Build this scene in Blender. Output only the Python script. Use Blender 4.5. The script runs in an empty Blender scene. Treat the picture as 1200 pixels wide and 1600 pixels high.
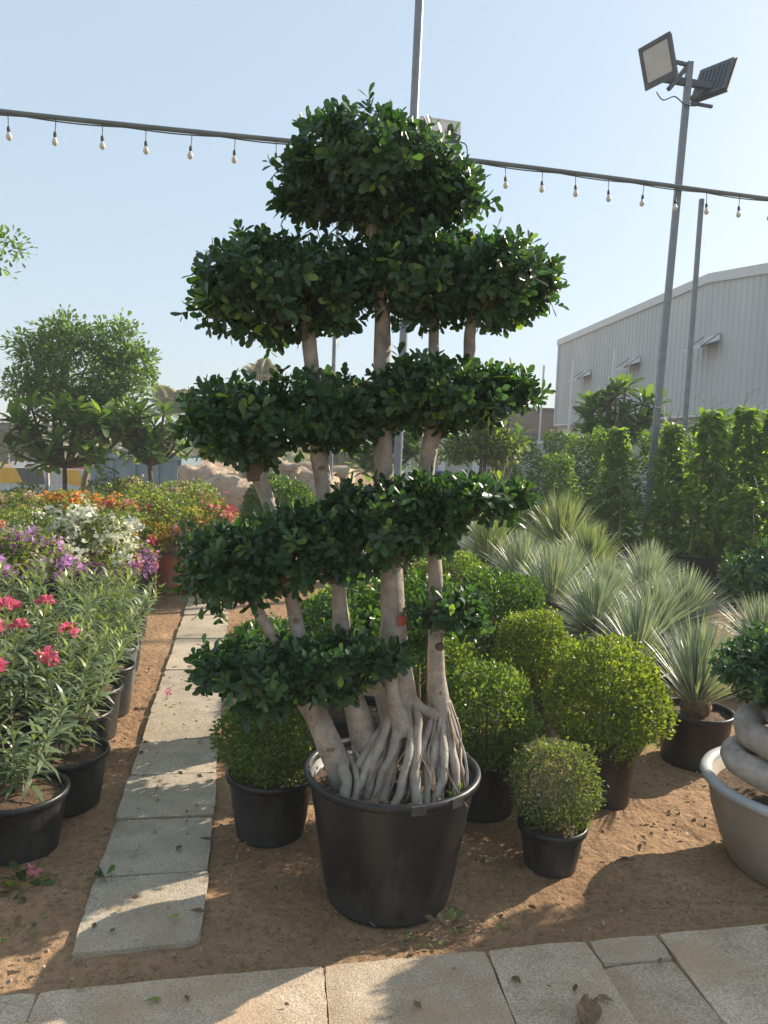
import bpy, bmesh, math, random
import numpy as np
from mathutils import Vector, Matrix, Euler, noise

random.seed(11)
RNG = np.random.default_rng(11)
scn = bpy.context.scene
COL = scn.collection
R = math.radians

# ------------------------------------------------------------------ camera
cam_d = bpy.data.cameras.new('camera')
cam_d.sensor_fit = 'VERTICAL'
cam_d.sensor_height = 36.0
cam_d.lens = 36.0 * 1202.0 / 1600.0
cam_d.clip_start = 0.05
cam_d.clip_end = 2000.0
cam = bpy.data.objects.new('camera', cam_d)
COL.objects.link(cam)
cam.matrix_world = Matrix.Translation((0, 0, 1.6)) @ Matrix.Rotation(R(90 - 4.8), 4, 'X') @ Matrix.Rotation(R(2.2), 4, 'Z')
scn.camera = cam

# ------------------------------------------------------------------ light
SUN_AZ = 33.0      # degrees from +X towards +Y
SUN_EL = 28.5
SUN_V = Vector((math.cos(R(SUN_AZ)) * math.cos(R(SUN_EL)), math.sin(R(SUN_AZ)) * math.cos(R(SUN_EL)), math.sin(R(SUN_EL))))
world = bpy.data.worlds.new('World')
scn.world = world
world.use_nodes = True
wn = world.node_tree.nodes
sky = wn.new('ShaderNodeTexSky')
sky.sky_type = 'NISHITA'
sky.sun_disc = False
sky.sun_elevation = R(SUN_EL)
sky.sun_rotation = R(90 - SUN_AZ)
sky.air_density = 1.0
sky.dust_density = 2.0
sky.ozone_density = 1.5
hz = wn.new('ShaderNodeMix'); hz.data_type = 'RGBA'
hz.inputs[0].default_value = 0.78          # dusty air: the whole dome is evenly whitened
hz.inputs[7].default_value = (2.0, 2.45, 2.8, 1)
world.node_tree.links.new(sky.outputs[0], hz.inputs[6])
world.node_tree.links.new(hz.outputs[2], wn['Background'].inputs[0])
wn['Background'].inputs[1].default_value = 0.15
sun_d = bpy.data.lights.new('sun', 'SUN')
sun_d.energy = 4.8
sun_d.angle = R(0.6)
sun_d.color = (1.0, 0.88, 0.72)
sun = bpy.data.objects.new('sun', sun_d)
COL.objects.link(sun)
sun.rotation_euler = SUN_V.to_track_quat('Z', 'Y').to_euler()
sun.location = SUN_V * 60
scn.view_settings.view_transform = 'Standard'
scn.view_settings.look = 'None'
scn.view_settings.gamma = 1.0
scn.view_settings.use_curve_mapping = False
scn.view_settings.exposure = 0.95
scn.cycles.max_bounces = 8
scn.cycles.transparent_max_bounces = 8
scn.cycles.use_denoising = True

# ------------------------------------------------------------------ materials
def nodes_of(name):
    m = bpy.data.materials.new(name)
    m.use_nodes = True
    nt = m.node_tree
    return m, nt, nt.nodes['Principled BSDF'], nt.nodes['Material Output']

def N(nt, kind, **kw):
    n = nt.nodes.new(kind)
    for k, v in kw.items():
        if k in n.inputs:
            n.inputs[k].default_value = v
        else:
            setattr(n, k, v)
    return n

def ramp(nt, stops):
    n = nt.nodes.new('ShaderNodeValToRGB')
    e = n.color_ramp.elements
    while len(e) < len(stops):
        e.new(0.5)
    for el, (p, c) in zip(e, stops):
        el.position = p
        el.color = (*c, 1)
    return n

def leaf_mat(name, stops, rough=0.4, trans=0.35, single=False, spec=0.5, tint=1.6):
    m, nt, b, out = nodes_of(name)
    L = nt.links
    if single:
        a = N(nt, 'ShaderNodeObjectInfo')
        fac = a.outputs['Random']
    else:
        a = N(nt, 'ShaderNodeAttribute', attribute_name='rnd')
        fac = a.outputs['Fac']
    r = ramp(nt, stops)
    L.new(fac, r.inputs[0])
    L.new(r.outputs[0], b.inputs['Base Color'])
    b.inputs['Roughness'].default_value = rough
    b.inputs['Specular IOR Level'].default_value = spec
    t = N(nt, 'ShaderNodeBsdfTranslucent')
    g = N(nt, 'ShaderNodeMix', data_type='RGBA', blend_type='MULTIPLY')
    g.inputs[0].default_value = 1.0
    L.new(r.outputs[0], g.inputs[6])
    g.inputs[7].default_value = (1.5 * tint, 1.6 * tint, 0.55 * tint, 1)
    L.new(g.outputs[2], t.inputs['Color'])
    mx = N(nt, 'ShaderNodeMixShader')
    mx.inputs[0].default_value = trans
    L.new(b.outputs[0], mx.inputs[1])
    L.new(t.outputs[0], mx.inputs[2])
    L.new(mx.outputs[0], out.inputs[0])
    return m

def surf_mat(name, c1, c2, scale=8.0, rough=0.8, bump=0.2, bscale=40.0, bdist=0.01, c3=None, metal=0.0, stretch=(1, 1, 1), obj_var=0.0, spec=0.5):
    m, nt, b, out = nodes_of(name)
    L = nt.links
    tc = N(nt, 'ShaderNodeTexCoord')
    mp = N(nt, 'ShaderNodeMapping')
    mp.inputs['Scale'].default_value = stretch
    L.new(tc.outputs['Object'], mp.inputs[0])
    n1 = N(nt, 'ShaderNodeTexNoise', Scale=scale, Detail=6.0, Roughness=0.6)
    L.new(mp.outputs[0], n1.inputs['Vector'])
    st = [(0.32, c1), (0.68, c2)] if c3 is None else [(0.28, c1), (0.52, c2), (0.72, c3)]
    r = ramp(nt, st)
    L.new(n1.outputs[0], r.inputs[0])
    col = r.outputs[0]
    if obj_var:
        oi = N(nt, 'ShaderNodeObjectInfo')
        mr = N(nt, 'ShaderNodeMapRange')
        mr.inputs[3].default_value = 1 - obj_var
        mr.inputs[4].default_value = 1 + obj_var
        L.new(oi.outputs['Random'], mr.inputs[0])
        hs = N(nt, 'ShaderNodeHueSaturation')
        L.new(mr.outputs[0], hs.inputs['Value'])
        L.new(col, hs.inputs['Color'])
        col = hs.outputs[0]
    L.new(col, b.inputs['Base Color'])
    b.inputs['Roughness'].default_value = rough
    b.inputs['Metallic'].default_value = metal
    b.inputs['Specular IOR Level'].default_value = spec
    if bump:
        n2 = N(nt, 'ShaderNodeTexNoise', Scale=bscale, Detail=8.0, Roughness=0.65)
        L.new(mp.outputs[0], n2.inputs['Vector'])
        bp = N(nt, 'ShaderNodeBump', Strength=bump, Distance=bdist)
        L.new(n2.outputs[0], bp.inputs['Height'])
        L.new(bp.outputs[0], b.inputs['Normal'])
    return m

def sand_mat():
    m, nt, b, out = nodes_of('sand')
    L = nt.links
    tc = N(nt, 'ShaderNodeTexCoord')
    n1 = N(nt, 'ShaderNodeTexNoise', Scale=1.1, Detail=8.0, Roughness=0.65)
    n2 = N(nt, 'ShaderNodeTexNoise', Scale=38.0, Detail=6.0, Roughness=0.7)
    n3 = N(nt, 'ShaderNodeTexVoronoi', Scale=70.0)
    for n in (n1, n2, n3):
        L.new(tc.outputs['Object'], n.inputs['Vector'])
    r1 = ramp(nt, [(0.3, (0.235, 0.142, 0.08)), (0.52, (0.33, 0.21, 0.12)), (0.72, (0.42, 0.28, 0.17))])
    L.new(n1.outputs[0], r1.inputs[0])
    r2 = ramp(nt, [(0.30, (0.55, 0.52, 0.5)), (0.5, (0.95, 0.95, 0.95)), (0.72, (1.15, 1.12, 1.1))])
    L.new(n2.outputs[0], r2.inputs[0])
    mu = N(nt, 'ShaderNodeMix', data_type='RGBA', blend_type='MULTIPLY')
    mu.inputs[0].default_value = 1.0
    L.new(r1.outputs[0], mu.inputs[6]); L.new(r2.outputs[0], mu.inputs[7])
    # dark organic crumbs, sparse
    n4 = N(nt, 'ShaderNodeTexNoise', Scale=9.0, Detail=4.0)
    L.new(tc.outputs['Object'], n4.inputs['Vector'])
    vr = N(nt, 'ShaderNodeMath', operation='LESS_THAN')
    vr.inputs[1].default_value = 0.22
    L.new(n3.outputs['Distance'], vr.inputs[0])
    gt = N(nt, 'ShaderNodeMath', operation='GREATER_THAN')
    gt.inputs[1].default_value = 0.50
    L.new(n4.outputs[0], gt.inputs[0])
    ml = N(nt, 'ShaderNodeMath', operation='MULTIPLY')
    L.new(vr.outputs[0], ml.inputs[0]); L.new(gt.outputs[0], ml.inputs[1])
    m2 = N(nt, 'ShaderNodeMix', data_type='RGBA')
    L.new(ml.outputs[0], m2.inputs[0]); L.new(mu.outputs[2], m2.inputs[6])
    m2.inputs[7].default_value = (0.12, 0.075, 0.042, 1)
    L.new(m2.outputs[2], b.inputs['Base Color'])
    b.inputs['Roughness'].default_value = 0.95
    b.inputs['Specular IOR Level'].default_value = 0.15
    ad = N(nt, 'ShaderNodeMath', operation='MULTIPLY_ADD')
    n5 = N(nt, 'ShaderNodeTexNoise', Scale=14.0, Detail=8.0, Roughness=0.6)
    L.new(tc.outputs['Object'], n5.inputs['Vector'])
    L.new(n2.outputs[0], ad.inputs[0]); ad.inputs[1].default_value = 0.4
    L.new(n5.outputs[0], ad.inputs[2])
    bp = N(nt, 'ShaderNodeBump', Strength=0.9, Distance=0.03)
    L.new(ad.outputs[0], bp.inputs['Height'])
    L.new(bp.outputs[0], b.inputs['Normal'])
    return m

def stone_mat(name, c1, c2, stain, obj_var):
    """weathered flagstone: cloudy tone, fine light and dark grains, sandy stains"""
    m, nt, b, out = nodes_of(name)
    L = nt.links
    tc = N(nt, 'ShaderNodeTexCoord')
    oi = N(nt, 'ShaderNodeObjectInfo')
    mp = N(nt, 'ShaderNodeMapping')
    sc = N(nt, 'ShaderNodeVectorMath', operation='SCALE'); sc.inputs[0].default_value = (37, 53, 11)
    L.new(oi.outputs['Random'], sc.inputs['Scale'])
    L.new(tc.outputs['Object'], mp.inputs[0]); L.new(sc.outputs[0], mp.inputs['Location'])
    n1 = N(nt, 'ShaderNodeTexNoise', Scale=6.0, Detail=8.0, Roughness=0.65)
    n2 = N(nt, 'ShaderNodeTexNoise', Scale=170.0, Detail=3.0, Roughness=0.6)
    n3 = N(nt, 'ShaderNodeTexNoise', Scale=2.6, Detail=6.0, Roughness=0.7)
    n4 = N(nt, 'ShaderNodeTexNoise', Scale=45.0, Detail=6.0, Roughness=0.7)
    for n in (n1, n2, n3, n4): L.new(mp.outputs[0], n.inputs['Vector'])
    r1 = ramp(nt, [(0.3, c1), (0.7, c2)]); L.new(n1.outputs[0], r1.inputs[0])
    r2 = ramp(nt, [(0.33, (0.62, 0.6, 0.58)), (0.5, (1, 1, 1)), (0.66, (1.3, 1.3, 1.3))]); L.new(n2.outputs[0], r2.inputs[0])
    mu = N(nt, 'ShaderNodeMix', data_type='RGBA', blend_type='MULTIPLY'); mu.inputs[0].default_value = 1.0
    L.new(r1.outputs[0], mu.inputs[6]); L.new(r2.outputs[0], mu.inputs[7])
    r3 = ramp(nt, [(0.48, (0, 0, 0)), (0.66, (0.75, 0.75, 0.75))]); L.new(n3.outputs[0], r3.inputs[0])
    mx = N(nt, 'ShaderNodeMix', data_type='RGBA'); L.new(r3.outputs[0], mx.inputs[0]); L.new(mu.outputs[2], mx.inputs[6]); mx.inputs[7].default_value = (*stain, 1)
    mr = N(nt, 'ShaderNodeMapRange'); mr.inputs[3].default_value = 1 - obj_var; mr.inputs[4].default_value = 1 + obj_var
    L.new(oi.outputs['Random'], mr.inputs[0])
    hs = N(nt, 'ShaderNodeHueSaturation'); L.new(mr.outputs[0], hs.inputs['Value']); L.new(mx.outputs[2], hs.inputs['Color'])
    L.new(hs.outputs[0], b.inputs['Base Color'])
    b.inputs['Roughness'].default_value = 0.92; b.inputs['Specular IOR Level'].default_value = 0.2
    ad = N(nt, 'ShaderNodeMath', operation='MULTIPLY_ADD'); L.new(n2.outputs[0], ad.inputs[0]); ad.inputs[1].default_value = 0.5; L.new(n4.outputs[0], ad.inputs[2])
    bp = N(nt, 'ShaderNodeBump', Strength=0.8, Distance=0.006); L.new(ad.outputs[0], bp.inputs['Height']); L.new(bp.outputs[0], b.inputs['Normal'])
    return m

def plastic_pot_mat(name, base, dust, rough=0.42):
    m, nt, b, out = nodes_of(name)
    L = nt.links
    tc = N(nt, 'ShaderNodeTexCoord')
    n1 = N(nt, 'ShaderNodeTexNoise', Scale=7.0, Detail=9.0, Roughness=0.7)
    n2 = N(nt, 'ShaderNodeTexNoise', Scale=60.0, Detail=4.0, Roughness=0.7)
    mp = N(nt, 'ShaderNodeMapping'); mp.inputs['Scale'].default_value = (2, 2, 0.6)
    L.new(tc.outputs['Object'], mp.inputs[0])
    L.new(mp.outputs[0], n1.inputs['Vector']); L.new(tc.outputs['Object'], n2.inputs['Vector'])
    # soil splash on the lower wall, broken up by noise
    sp = N(nt, 'ShaderNodeSeparateXYZ')
    L.new(tc.outputs['Object'], sp.inputs[0])
    mr = N(nt, 'ShaderNodeMapRange')
    mr.inputs[1].default_value = 0.0; mr.inputs[2].default_value = 0.22
    mr.inputs[3].default_value = 0.30; mr.inputs[4].default_value = 0.0
    L.new(sp.outputs[2], mr.inputs[0])
    a1 = N(nt, 'ShaderNodeMath', operation='ADD')
    L.new(n1.outputs[0], a1.inputs[0]); L.new(mr.outputs[0], a1.inputs[1])
    a2 = N(nt, 'ShaderNodeMath', operation='MULTIPLY_ADD')
    L.new(n2.outputs[0], a2.inputs[0]); a2.inputs[1].default_value = 0.35; L.new(a1.outputs[0], a2.inputs[2])
    r = ramp(nt, [(0.70, (0, 0, 0)), (1.0, (0.26, 0.26, 0.26))])
    L.new(a2.outputs[0], r.inputs[0])
    mx = N(nt, 'ShaderNodeMix', data_type='RGBA')
    L.new(r.outputs[0], mx.inputs[0])
    mx.inputs[6].default_value = (*base, 1); mx.inputs[7].default_value = (*dust, 1)
    L.new(mx.outputs[2], b.inputs['Base Color'])
    rr = N(nt, 'ShaderNodeMapRange')
    rr.inputs[3].default_value = rough; rr.inputs[4].default_value = 0.85
    L.new(r.outputs[0], rr.inputs[0]); L.new(rr.outputs[0], b.inputs['Roughness'])
    bp = N(nt, 'ShaderNodeBump', Strength=0.12, Distance=0.004)
    L.new(n1.outputs[0], bp.inputs['Height']); L.new(bp.outputs[0], b.inputs['Normal'])
    return m

def bark_mat(name, c1, c2, dark):
    m, nt, b, out = nodes_of(name)
    L = nt.links
    tc = N(nt, 'ShaderNodeTexCoord')
    mp = N(nt, 'ShaderNodeMapping'); mp.inputs['Scale'].default_value = (1, 1, 2.6)
    L.new(tc.outputs['Object'], mp.inputs[0])
    n1 = N(nt, 'ShaderNodeTexNoise', Scale=14.0, Detail=8.0, Roughness=0.65)
    n2 = N(nt, 'ShaderNodeTexVoronoi', Scale=42.0)
    n3 = N(nt, 'ShaderNodeTexNoise', Scale=5.0, Detail=5.0)
    L.new(tc.outputs['Object'], n1.inputs['Vector']); L.new(mp.outputs[0], n2.inputs['Vector']); L.new(tc.outputs['Object'], n3.inputs['Vector'])
    r1 = ramp(nt, [(0.3, c1), (0.65, c2)])
    L.new(n1.outputs[0], r1.inputs[0])
    lt = N(nt, 'ShaderNodeMapRange')
    lt.inputs[1].default_value = 0.10; lt.inputs[2].default_value = 0.22
    lt.inputs[3].default_value = 0.75; lt.inputs[4].default_value = 0.0
    L.new(n2.outputs['Distance'], lt.inputs[0])
    gt = N(nt, 'ShaderNodeMapRange')
    gt.inputs[1].default_value = 0.48; gt.inputs[2].default_value = 0.62
    L.new(n3.outputs[0], gt.inputs[0])
    ml = N(nt, 'ShaderNodeMath', operation='MULTIPLY')
    L.new(lt.outputs[0], ml.inputs[0]); L.new(gt.outputs[0], ml.inputs[1])
    mx = N(nt, 'ShaderNodeMix', data_type='RGBA')
    L.new(ml.outputs[0], mx.inputs[0]); L.new(r1.outputs[0], mx.inputs[6]); mx.inputs[7].default_value = (*dark, 1)
    L.new(mx.outputs[2], b.inputs['Base Color'])
    b.inputs['Roughness'].default_value = 0.78
    bp = N(nt, 'ShaderNodeBump', Strength=0.9, Distance=0.010)
    L.new(n1.outputs[0], bp.inputs['Height']); L.new(bp.outputs[0], b.inputs['Normal'])
    return m

FIC = [(0.0, (0.019, 0.048, 0.022)), (0.45, (0.034, 0.084, 0.032)), (0.8, (0.058, 0.122, 0.040)), (0.93, (0.10, 0.175, 0.04)), (1.0, (0.20, 0.28, 0.04))]
M = dict(
    sand=sand_mat(),
    slab=stone_mat('worn_concrete_slab', (0.29, 0.245, 0.185), (0.47, 0.405, 0.32), (0.38, 0.295, 0.20), 0.10),
    paver=stone_mat('sandstone_paver', (0.36, 0.28, 0.20), (0.56, 0.455, 0.345), (0.44, 0.30, 0.19), 0.08),
    road=surf_mat('pale_road', (0.36, 0.31, 0.25), (0.45, 0.4, 0.33), 2.0, 0.9, 0.2, 30.0),
    black=plastic_pot_mat('black_nursery_plastic', (0.010, 0.0105, 0.012), (0.15, 0.137, 0.12)),
    terracotta=plastic_pot_mat('terracotta_plastic', (0.40, 0.12, 0.06), (0.42, 0.25, 0.16), 0.6),
    whitepot=plastic_pot_mat('white_plastic', (0.55, 0.55, 0.53), (0.35, 0.28, 0.2), 0.5),
    greypot=plastic_pot_mat('grey_plastic', (0.09, 0.10, 0.105), (0.2, 0.17, 0.14), 0.5),
    tub=surf_mat('weathered_stone_tub', (0.24, 0.19, 0.145), (0.36, 0.30, 0.24), 3.0, 0.75, 0.2, 40.0, 0.005),
    tubrim=surf_mat('grey_tub_rim', (0.30, 0.31, 0.31), (0.42, 0.43, 0.42), 6.0, 0.6, 0.15, 40.0, 0.004),
    soil=surf_mat('potting_soil', (0.035, 0.022, 0.014), (0.15, 0.09, 0.05), 60.0, 0.95, 1.0, 90.0, 0.02, c3=(0.22, 0.14, 0.08)),
    chip=surf_mat('bark_chip', (0.12, 0.07, 0.04), (0.30, 0.19, 0.11), 30.0, 0.9, 0.3, 60.0),
    bark=bark_mat('pale_ficus_bark', (0.18, 0.148, 0.118), (0.42, 0.37, 0.31), (0.06, 0.045, 0.035)),
    rootlet=bark_mat('brown_rootlet_bark', (0.12, 0.075, 0.048), (0.27, 0.195, 0.14), (0.05, 0.03, 0.02)),
    greybark=bark_mat('grey_ficus_bark', (0.22, 0.185, 0.155), (0.42, 0.375, 0.325), (0.12, 0.10, 0.085)),
    darkbark=bark_mat('brown_bark', (0.07, 0.048, 0.033), (0.14, 0.10, 0.07), (0.03, 0.02, 0.015)),
    limb=bark_mat('pale_limb_bark', (0.20, 0.17, 0.135), (0.32, 0.28, 0.22), (0.1, 0.08, 0.06)),
    twig=surf_mat('thin_twig', (0.13, 0.09, 0.06), (0.22, 0.16, 0.11), 20.0, 0.85, 0),
    greytwig=surf_mat('dry_grey_twig', (0.25, 0.2, 0.15), (0.38, 0.32, 0.25), 20.0, 0.85, 0),
    redpaint=surf_mat('red_paint', (0.42, 0.07, 0.05), (0.5, 0.13, 0.09), 30.0, 0.7, 0),
    cane=surf_mat('bamboo_cane', (0.34, 0.26, 0.13), (0.46, 0.37, 0.2), 14.0, 0.6, 0.1, 30.0),
    stem=surf_mat('green_stem', (0.13, 0.14, 0.06), (0.2, 0.2, 0.09), 20.0, 0.6, 0),
    ficus=leaf_mat('ficus_leaf', FIC, 0.36, 0.3),
    ficus1=leaf_mat('ficus_single_leaf', FIC, 0.36, 0.3, single=True),
    ball=leaf_mat('clipped_shrub_leaf', [(0, (0.05, 0.08, 0.02)), (0.5, (0.105, 0.15, 0.038)), (0.85, (0.16, 0.205, 0.055)), (1, (0.26, 0.23, 0.035))], 0.45, 0.42),
    ballgold=leaf_mat('golden_shrub_leaf', [(0, (0.06, 0.095, 0.016)), (0.5, (0.125, 0.165, 0.03)), (0.85, (0.19, 0.215, 0.04)), (1, (0.36, 0.29, 0.04))], 0.45, 0.42),
    balldeep=leaf_mat('deep_green_shrub_leaf', [(0, (0.025, 0.055, 0.012)), (0.5, (0.05, 0.095, 0.02)), (0.9, (0.10, 0.15, 0.03)), (1, (0.17, 0.2, 0.03))], 0.42, 0.4),
    balldry=leaf_mat('dry_shrub_leaf', [(0, (0.06, 0.085, 0.03)), (0.6, (0.12, 0.15, 0.05)), (1, (0.24, 0.22, 0.12))], 0.55, 0.35),
    olea=leaf_mat('oleander_leaf', [(0, (0.07, 0.105, 0.05)), (0.5, (0.135, 0.18, 0.095)), (0.85, (0.18, 0.225, 0.095)), (1, (0.24, 0.29, 0.07))], 0.38, 0.3, tint=1.3),
    olea1=leaf_mat('oleander_single_leaf', [(0, (0.07, 0.105, 0.05)), (0.5, (0.135, 0.18, 0.095)), (0.85, (0.18, 0.225, 0.095)), (1, (0.24, 0.29, 0.07))], 0.38, 0.3, single=True, tint=1.3),
    boug=leaf_mat('bougainvillea_leaf', [(0, (0.055, 0.085, 0.018)), (0.5, (0.115, 0.155, 0.03)), (1, (0.22, 0.25, 0.045))], 0.42, 0.4),
    yucca=leaf_mat('yucca_blade', [(0, (0.19, 0.235, 0.20)), (0.5, (0.285, 0.335, 0.295)), (0.9, (0.37, 0.41, 0.345)), (1, (0.42, 0.38, 0.28))], 0.42, 0.22, tint=1.0),
    yucca1=leaf_mat('yucca_single_blade', [(0, (0.19, 0.235, 0.20)), (0.5, (0.285, 0.335, 0.295)), (0.9, (0.37, 0.41, 0.345)), (1, (0.42, 0.38, 0.28))], 0.42, 0.22, single=True, tint=1.0),
    yuccag=leaf_mat('green_yucca_blade', [(0, (0.15, 0.19, 0.10)), (0.5, (0.25, 0.29, 0.16)), (1, (0.34, 0.37, 0.2))], 0.42, 0.25, tint=1.1),
    vine=leaf_mat('climber_leaf', [(0, (0.07, 0.12, 0.022)), (0.5, (0.125, 0.195, 0.034)), (0.88, (0.19, 0.25, 0.036)), (1, (0.30, 0.33, 0.04))], 0.38, 0.55),
    hedge=leaf_mat('screen_plant_leaf', [(0, (0.055, 0.10, 0.025)), (0.5, (0.10, 0.16, 0.038)), (1, (0.18, 0.24, 0.045))], 0.42, 0.55),
    frang=leaf_mat('frangipani_leaf', [(0, (0.035, 0.075, 0.02)), (0.5, (0.065, 0.12, 0.03)), (1, (0.14, 0.2, 0.04))], 0.35, 0.35, single=True),
    tree=leaf_mat('tree_leaf', [(0, (0.05, 0.09, 0.028)), (0.5, (0.095, 0.155, 0.05)), (1, (0.17, 0.235, 0.06))], 0.42, 0.4),
    palm=leaf_mat('palm_leaf', [(0, (0.16, 0.16, 0.08)), (0.6, (0.24, 0.23, 0.12)), (1, (0.32, 0.27, 0.15))], 0.5, 0.3, tint=1.0),
    litter=leaf_mat('fallen_leaf', [(0, (0.05, 0.035, 0.02)), (0.4, (0.14, 0.09, 0.045)), (0.7, (0.22, 0.17, 0.08)), (0.85, (0.06, 0.10, 0.03)), (1, (0.14, 0.2, 0.04))], 0.7, 0.15),
    dryleaf=leaf_mat('dry_single_leaf', [(0, (0.09, 0.06, 0.035)), (0.5, (0.2, 0.14, 0.07)), (0.75, (0.07, 0.12, 0.03)), (1, (0.22, 0.26, 0.05))], 0.7, 0.15, single=True),
    steel=surf_mat('galvanised_steel', (0.16, 0.18, 0.195), (0.22, 0.24, 0.255), 12.0, 0.5, 0.05, 40.0, metal=0.35),
    darkmetal=surf_mat('dark_painted_metal', (0.05, 0.06, 0.075), (0.075, 0.09, 0.11), 10.0, 0.5, 0),
    glass=surf_mat('floodlight_glass', (0.42, 0.45, 0.44), (0.5, 0.53, 0.52), 3.0, 0.12, 0),
    bulb=surf_mat('frosted_bulb', (0.55, 0.5, 0.4), (0.62, 0.57, 0.46), 10.0, 0.15, 0),
    rubber=surf_mat('black_cable_rubber', (0.025, 0.03, 0.03), (0.04, 0.045, 0.045), 10.0, 0.6, 0),
    pipe=surf_mat('painted_pipe', (0.085, 0.105, 0.10), (0.14, 0.165, 0.155), 4.0, 0.55, 0.05, 30.0),
    white=surf_mat('white_paint', (0.66, 0.66, 0.64), (0.74, 0.74, 0.72), 3.0, 0.5, 0),
    ink=surf_mat('black_print', (0.02, 0.02, 0.022), (0.03, 0.03, 0.03), 10.0, 0.6, 0),
    clad=surf_mat('metal_cladding', (0.44, 0.455, 0.45), (0.52, 0.53, 0.52), 0.6, 0.5, 0, stretch=(1, 1, 0.25)),
    cladtrim=surf_mat('cladding_trim', (0.55, 0.56, 0.55), (0.6, 0.61, 0.6), 2.0, 0.5, 0),
    plaster=surf_mat('cream_plaster', (0.42, 0.40, 0.36), (0.5, 0.475, 0.43), 1.5, 0.85, 0.1, 20.0),
    darkwin=surf_mat('dark_window', (0.03, 0.035, 0.04), (0.05, 0.055, 0.06), 2.0, 0.15, 0),
    brownroof=surf_mat('brown_low_building', (0.11, 0.09, 0.08), (0.16, 0.13, 0.11), 1.0, 0.8, 0),
    concrete=surf_mat('barrier_concrete', (0.34, 0.33, 0.31), (0.46, 0.45, 0.42), 3.0, 0.9, 0.3, 30.0),
    yellow=surf_mat('yellow_paint', (0.52, 0.29, 0.02), (0.6, 0.36, 0.03), 5.0, 0.7, 0.1, 30.0),
    charcoal=surf_mat('charcoal_paint', (0.045, 0.045, 0.045), (0.075, 0.075, 0.075), 5.0, 0.7, 0.1, 30.0),
    redplastic=surf_mat('faded_red_plastic', (0.36, 0.11, 0.10), (0.42, 0.16, 0.14), 5.0, 0.6, 0),
    skip=surf_mat('blue_grey_skip_paint', (0.14, 0.2, 0.235), (0.19, 0.25, 0.285), 3.0, 0.6, 0.1, 20.0),
    sack=surf_mat('white_sack', (0.55, 0.54, 0.52), (0.68, 0.67, 0.65), 6.0, 0.8, 0.5, 12.0, 0.03),
    card=surf_mat('cardboard', (0.32, 0.22, 0.12), (0.4, 0.28, 0.17), 4.0, 0.85, 0),
    rock=surf_mat('tan_rock', (0.24, 0.17, 0.115), (0.46, 0.35, 0.25), 2.2, 0.9, 1.0, 9.0, 0.06, c3=(0.36, 0.23, 0.14)),
    logm=surf_mat('dead_log_bark', (0.26, 0.19, 0.13), (0.45, 0.36, 0.27), 6.0, 0.9, 0.9, 18.0, 0.03, stretch=(1, 1, 4)),
    cut=surf_mat('sawn_wood', (0.5, 0.38, 0.25), (0.6, 0.48, 0.34), 9.0, 0.8, 0.2, 30.0),
    rope=surf_mat('cream_rope', (0.5, 0.45, 0.33), (0.6, 0.54, 0.4), 20.0, 0.9, 0),
    blue=surf_mat('blue_plastic', (0.02, 0.06, 0.3), (0.03, 0.09, 0.38), 4.0, 0.5, 0),
)
def flower_mat(name, c):
    lo = tuple(x * 0.72 for x in c)
    hi = tuple(min(0.9, x * 1.12 + 0.03) for x in c)
    m = leaf_mat(name, [(0, lo), (0.6, c), (1, hi)], 0.6, 0.35)
    for n in m.node_tree.nodes:
        if n.type == 'MIX' and n.blend_type == 'MULTIPLY':
            n.inputs[7].default_value = (1.0, 1.0, 1.0, 1)
    return m
FL = dict(white=flower_mat('white_bract', (0.78, 0.78, 0.62)), orange=flower_mat('orange_bract', (0.72, 0.26, 0.03)),
          pink=flower_mat('pink_bract', (0.70, 0.26, 0.34)), mauve=flower_mat('mauve_bract', (0.55, 0.28, 0.55)),
          purple=flower_mat('purple_bract', (0.38, 0.10, 0.42)), red=flower_mat('red_bract', (0.52, 0.06, 0.09)),
          gold=flower_mat('gold_bract', (0.70, 0.42, 0.03)), salmon=flower_mat('salmon_bract', (0.70, 0.30, 0.22)),
          rose=flower_mat('rose_oleander_petal', (0.72, 0.15, 0.25)), blush=flower_mat('blush_bract', (0.62, 0.42, 0.36)))

# ------------------------------------------------------------------ object helpers
def link(o, parent=None):
    COL.objects.link(o)
    if parent is not None:
        o.parent = parent
    return o

def thing(name, label, cat, loc=(0, 0, 0), rz=0.0, group=None, kind=None):
    o = bpy.data.objects.new(name, None)
    o.empty_display_size = 0.1
    COL.objects.link(o)
    o.location = loc
    o.rotation_euler = (0, 0, rz)
    tag(o, label, cat, group, kind)
    return o

def tag(o, label=None, cat=None, group=None, kind=None):
    if label: o['label'] = label
    if cat: o['category'] = cat
    if group: o['group'] = group
    if kind: o['kind'] = kind
    return o

def np_mesh(name, V, Fc, mats, rnd=None, smooth=True, midx=None):
    """V (n,3), Fc (m,k) uniform face size"""
    me = bpy.data.meshes.new(name)
    V = np.asarray(V, dtype=np.float32); Fc = np.asarray(Fc, dtype=np.int32)
    me.vertices.add(len(V)); me.vertices.foreach_set('co', V.ravel())
    k = Fc.shape[1]
    me.loops.add(Fc.size); me.loops.foreach_set('vertex_index', Fc.ravel())
    me.polygons.add(len(Fc)); me.polygons.foreach_set('loop_start', np.arange(0, Fc.size, k, dtype=np.int32))
    if smooth:
        me.polygons.foreach_set('use_smooth', np.ones(len(Fc), dtype=bool))
    for m in (mats if isinstance(mats, (list, tuple)) else [mats]):
        me.materials.append(m)
    if midx is not None:
        me.polygons.foreach_set('material_index', np.asarray(midx, dtype=np.int32))
    if rnd is not None:
        a = me.attributes.new('rnd', 'FLOAT', 'POINT')
        a.data.foreach_set('value', np.asarray(rnd, dtype=np.float32))
    me.update(calc_edges=True)
    return me

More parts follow.
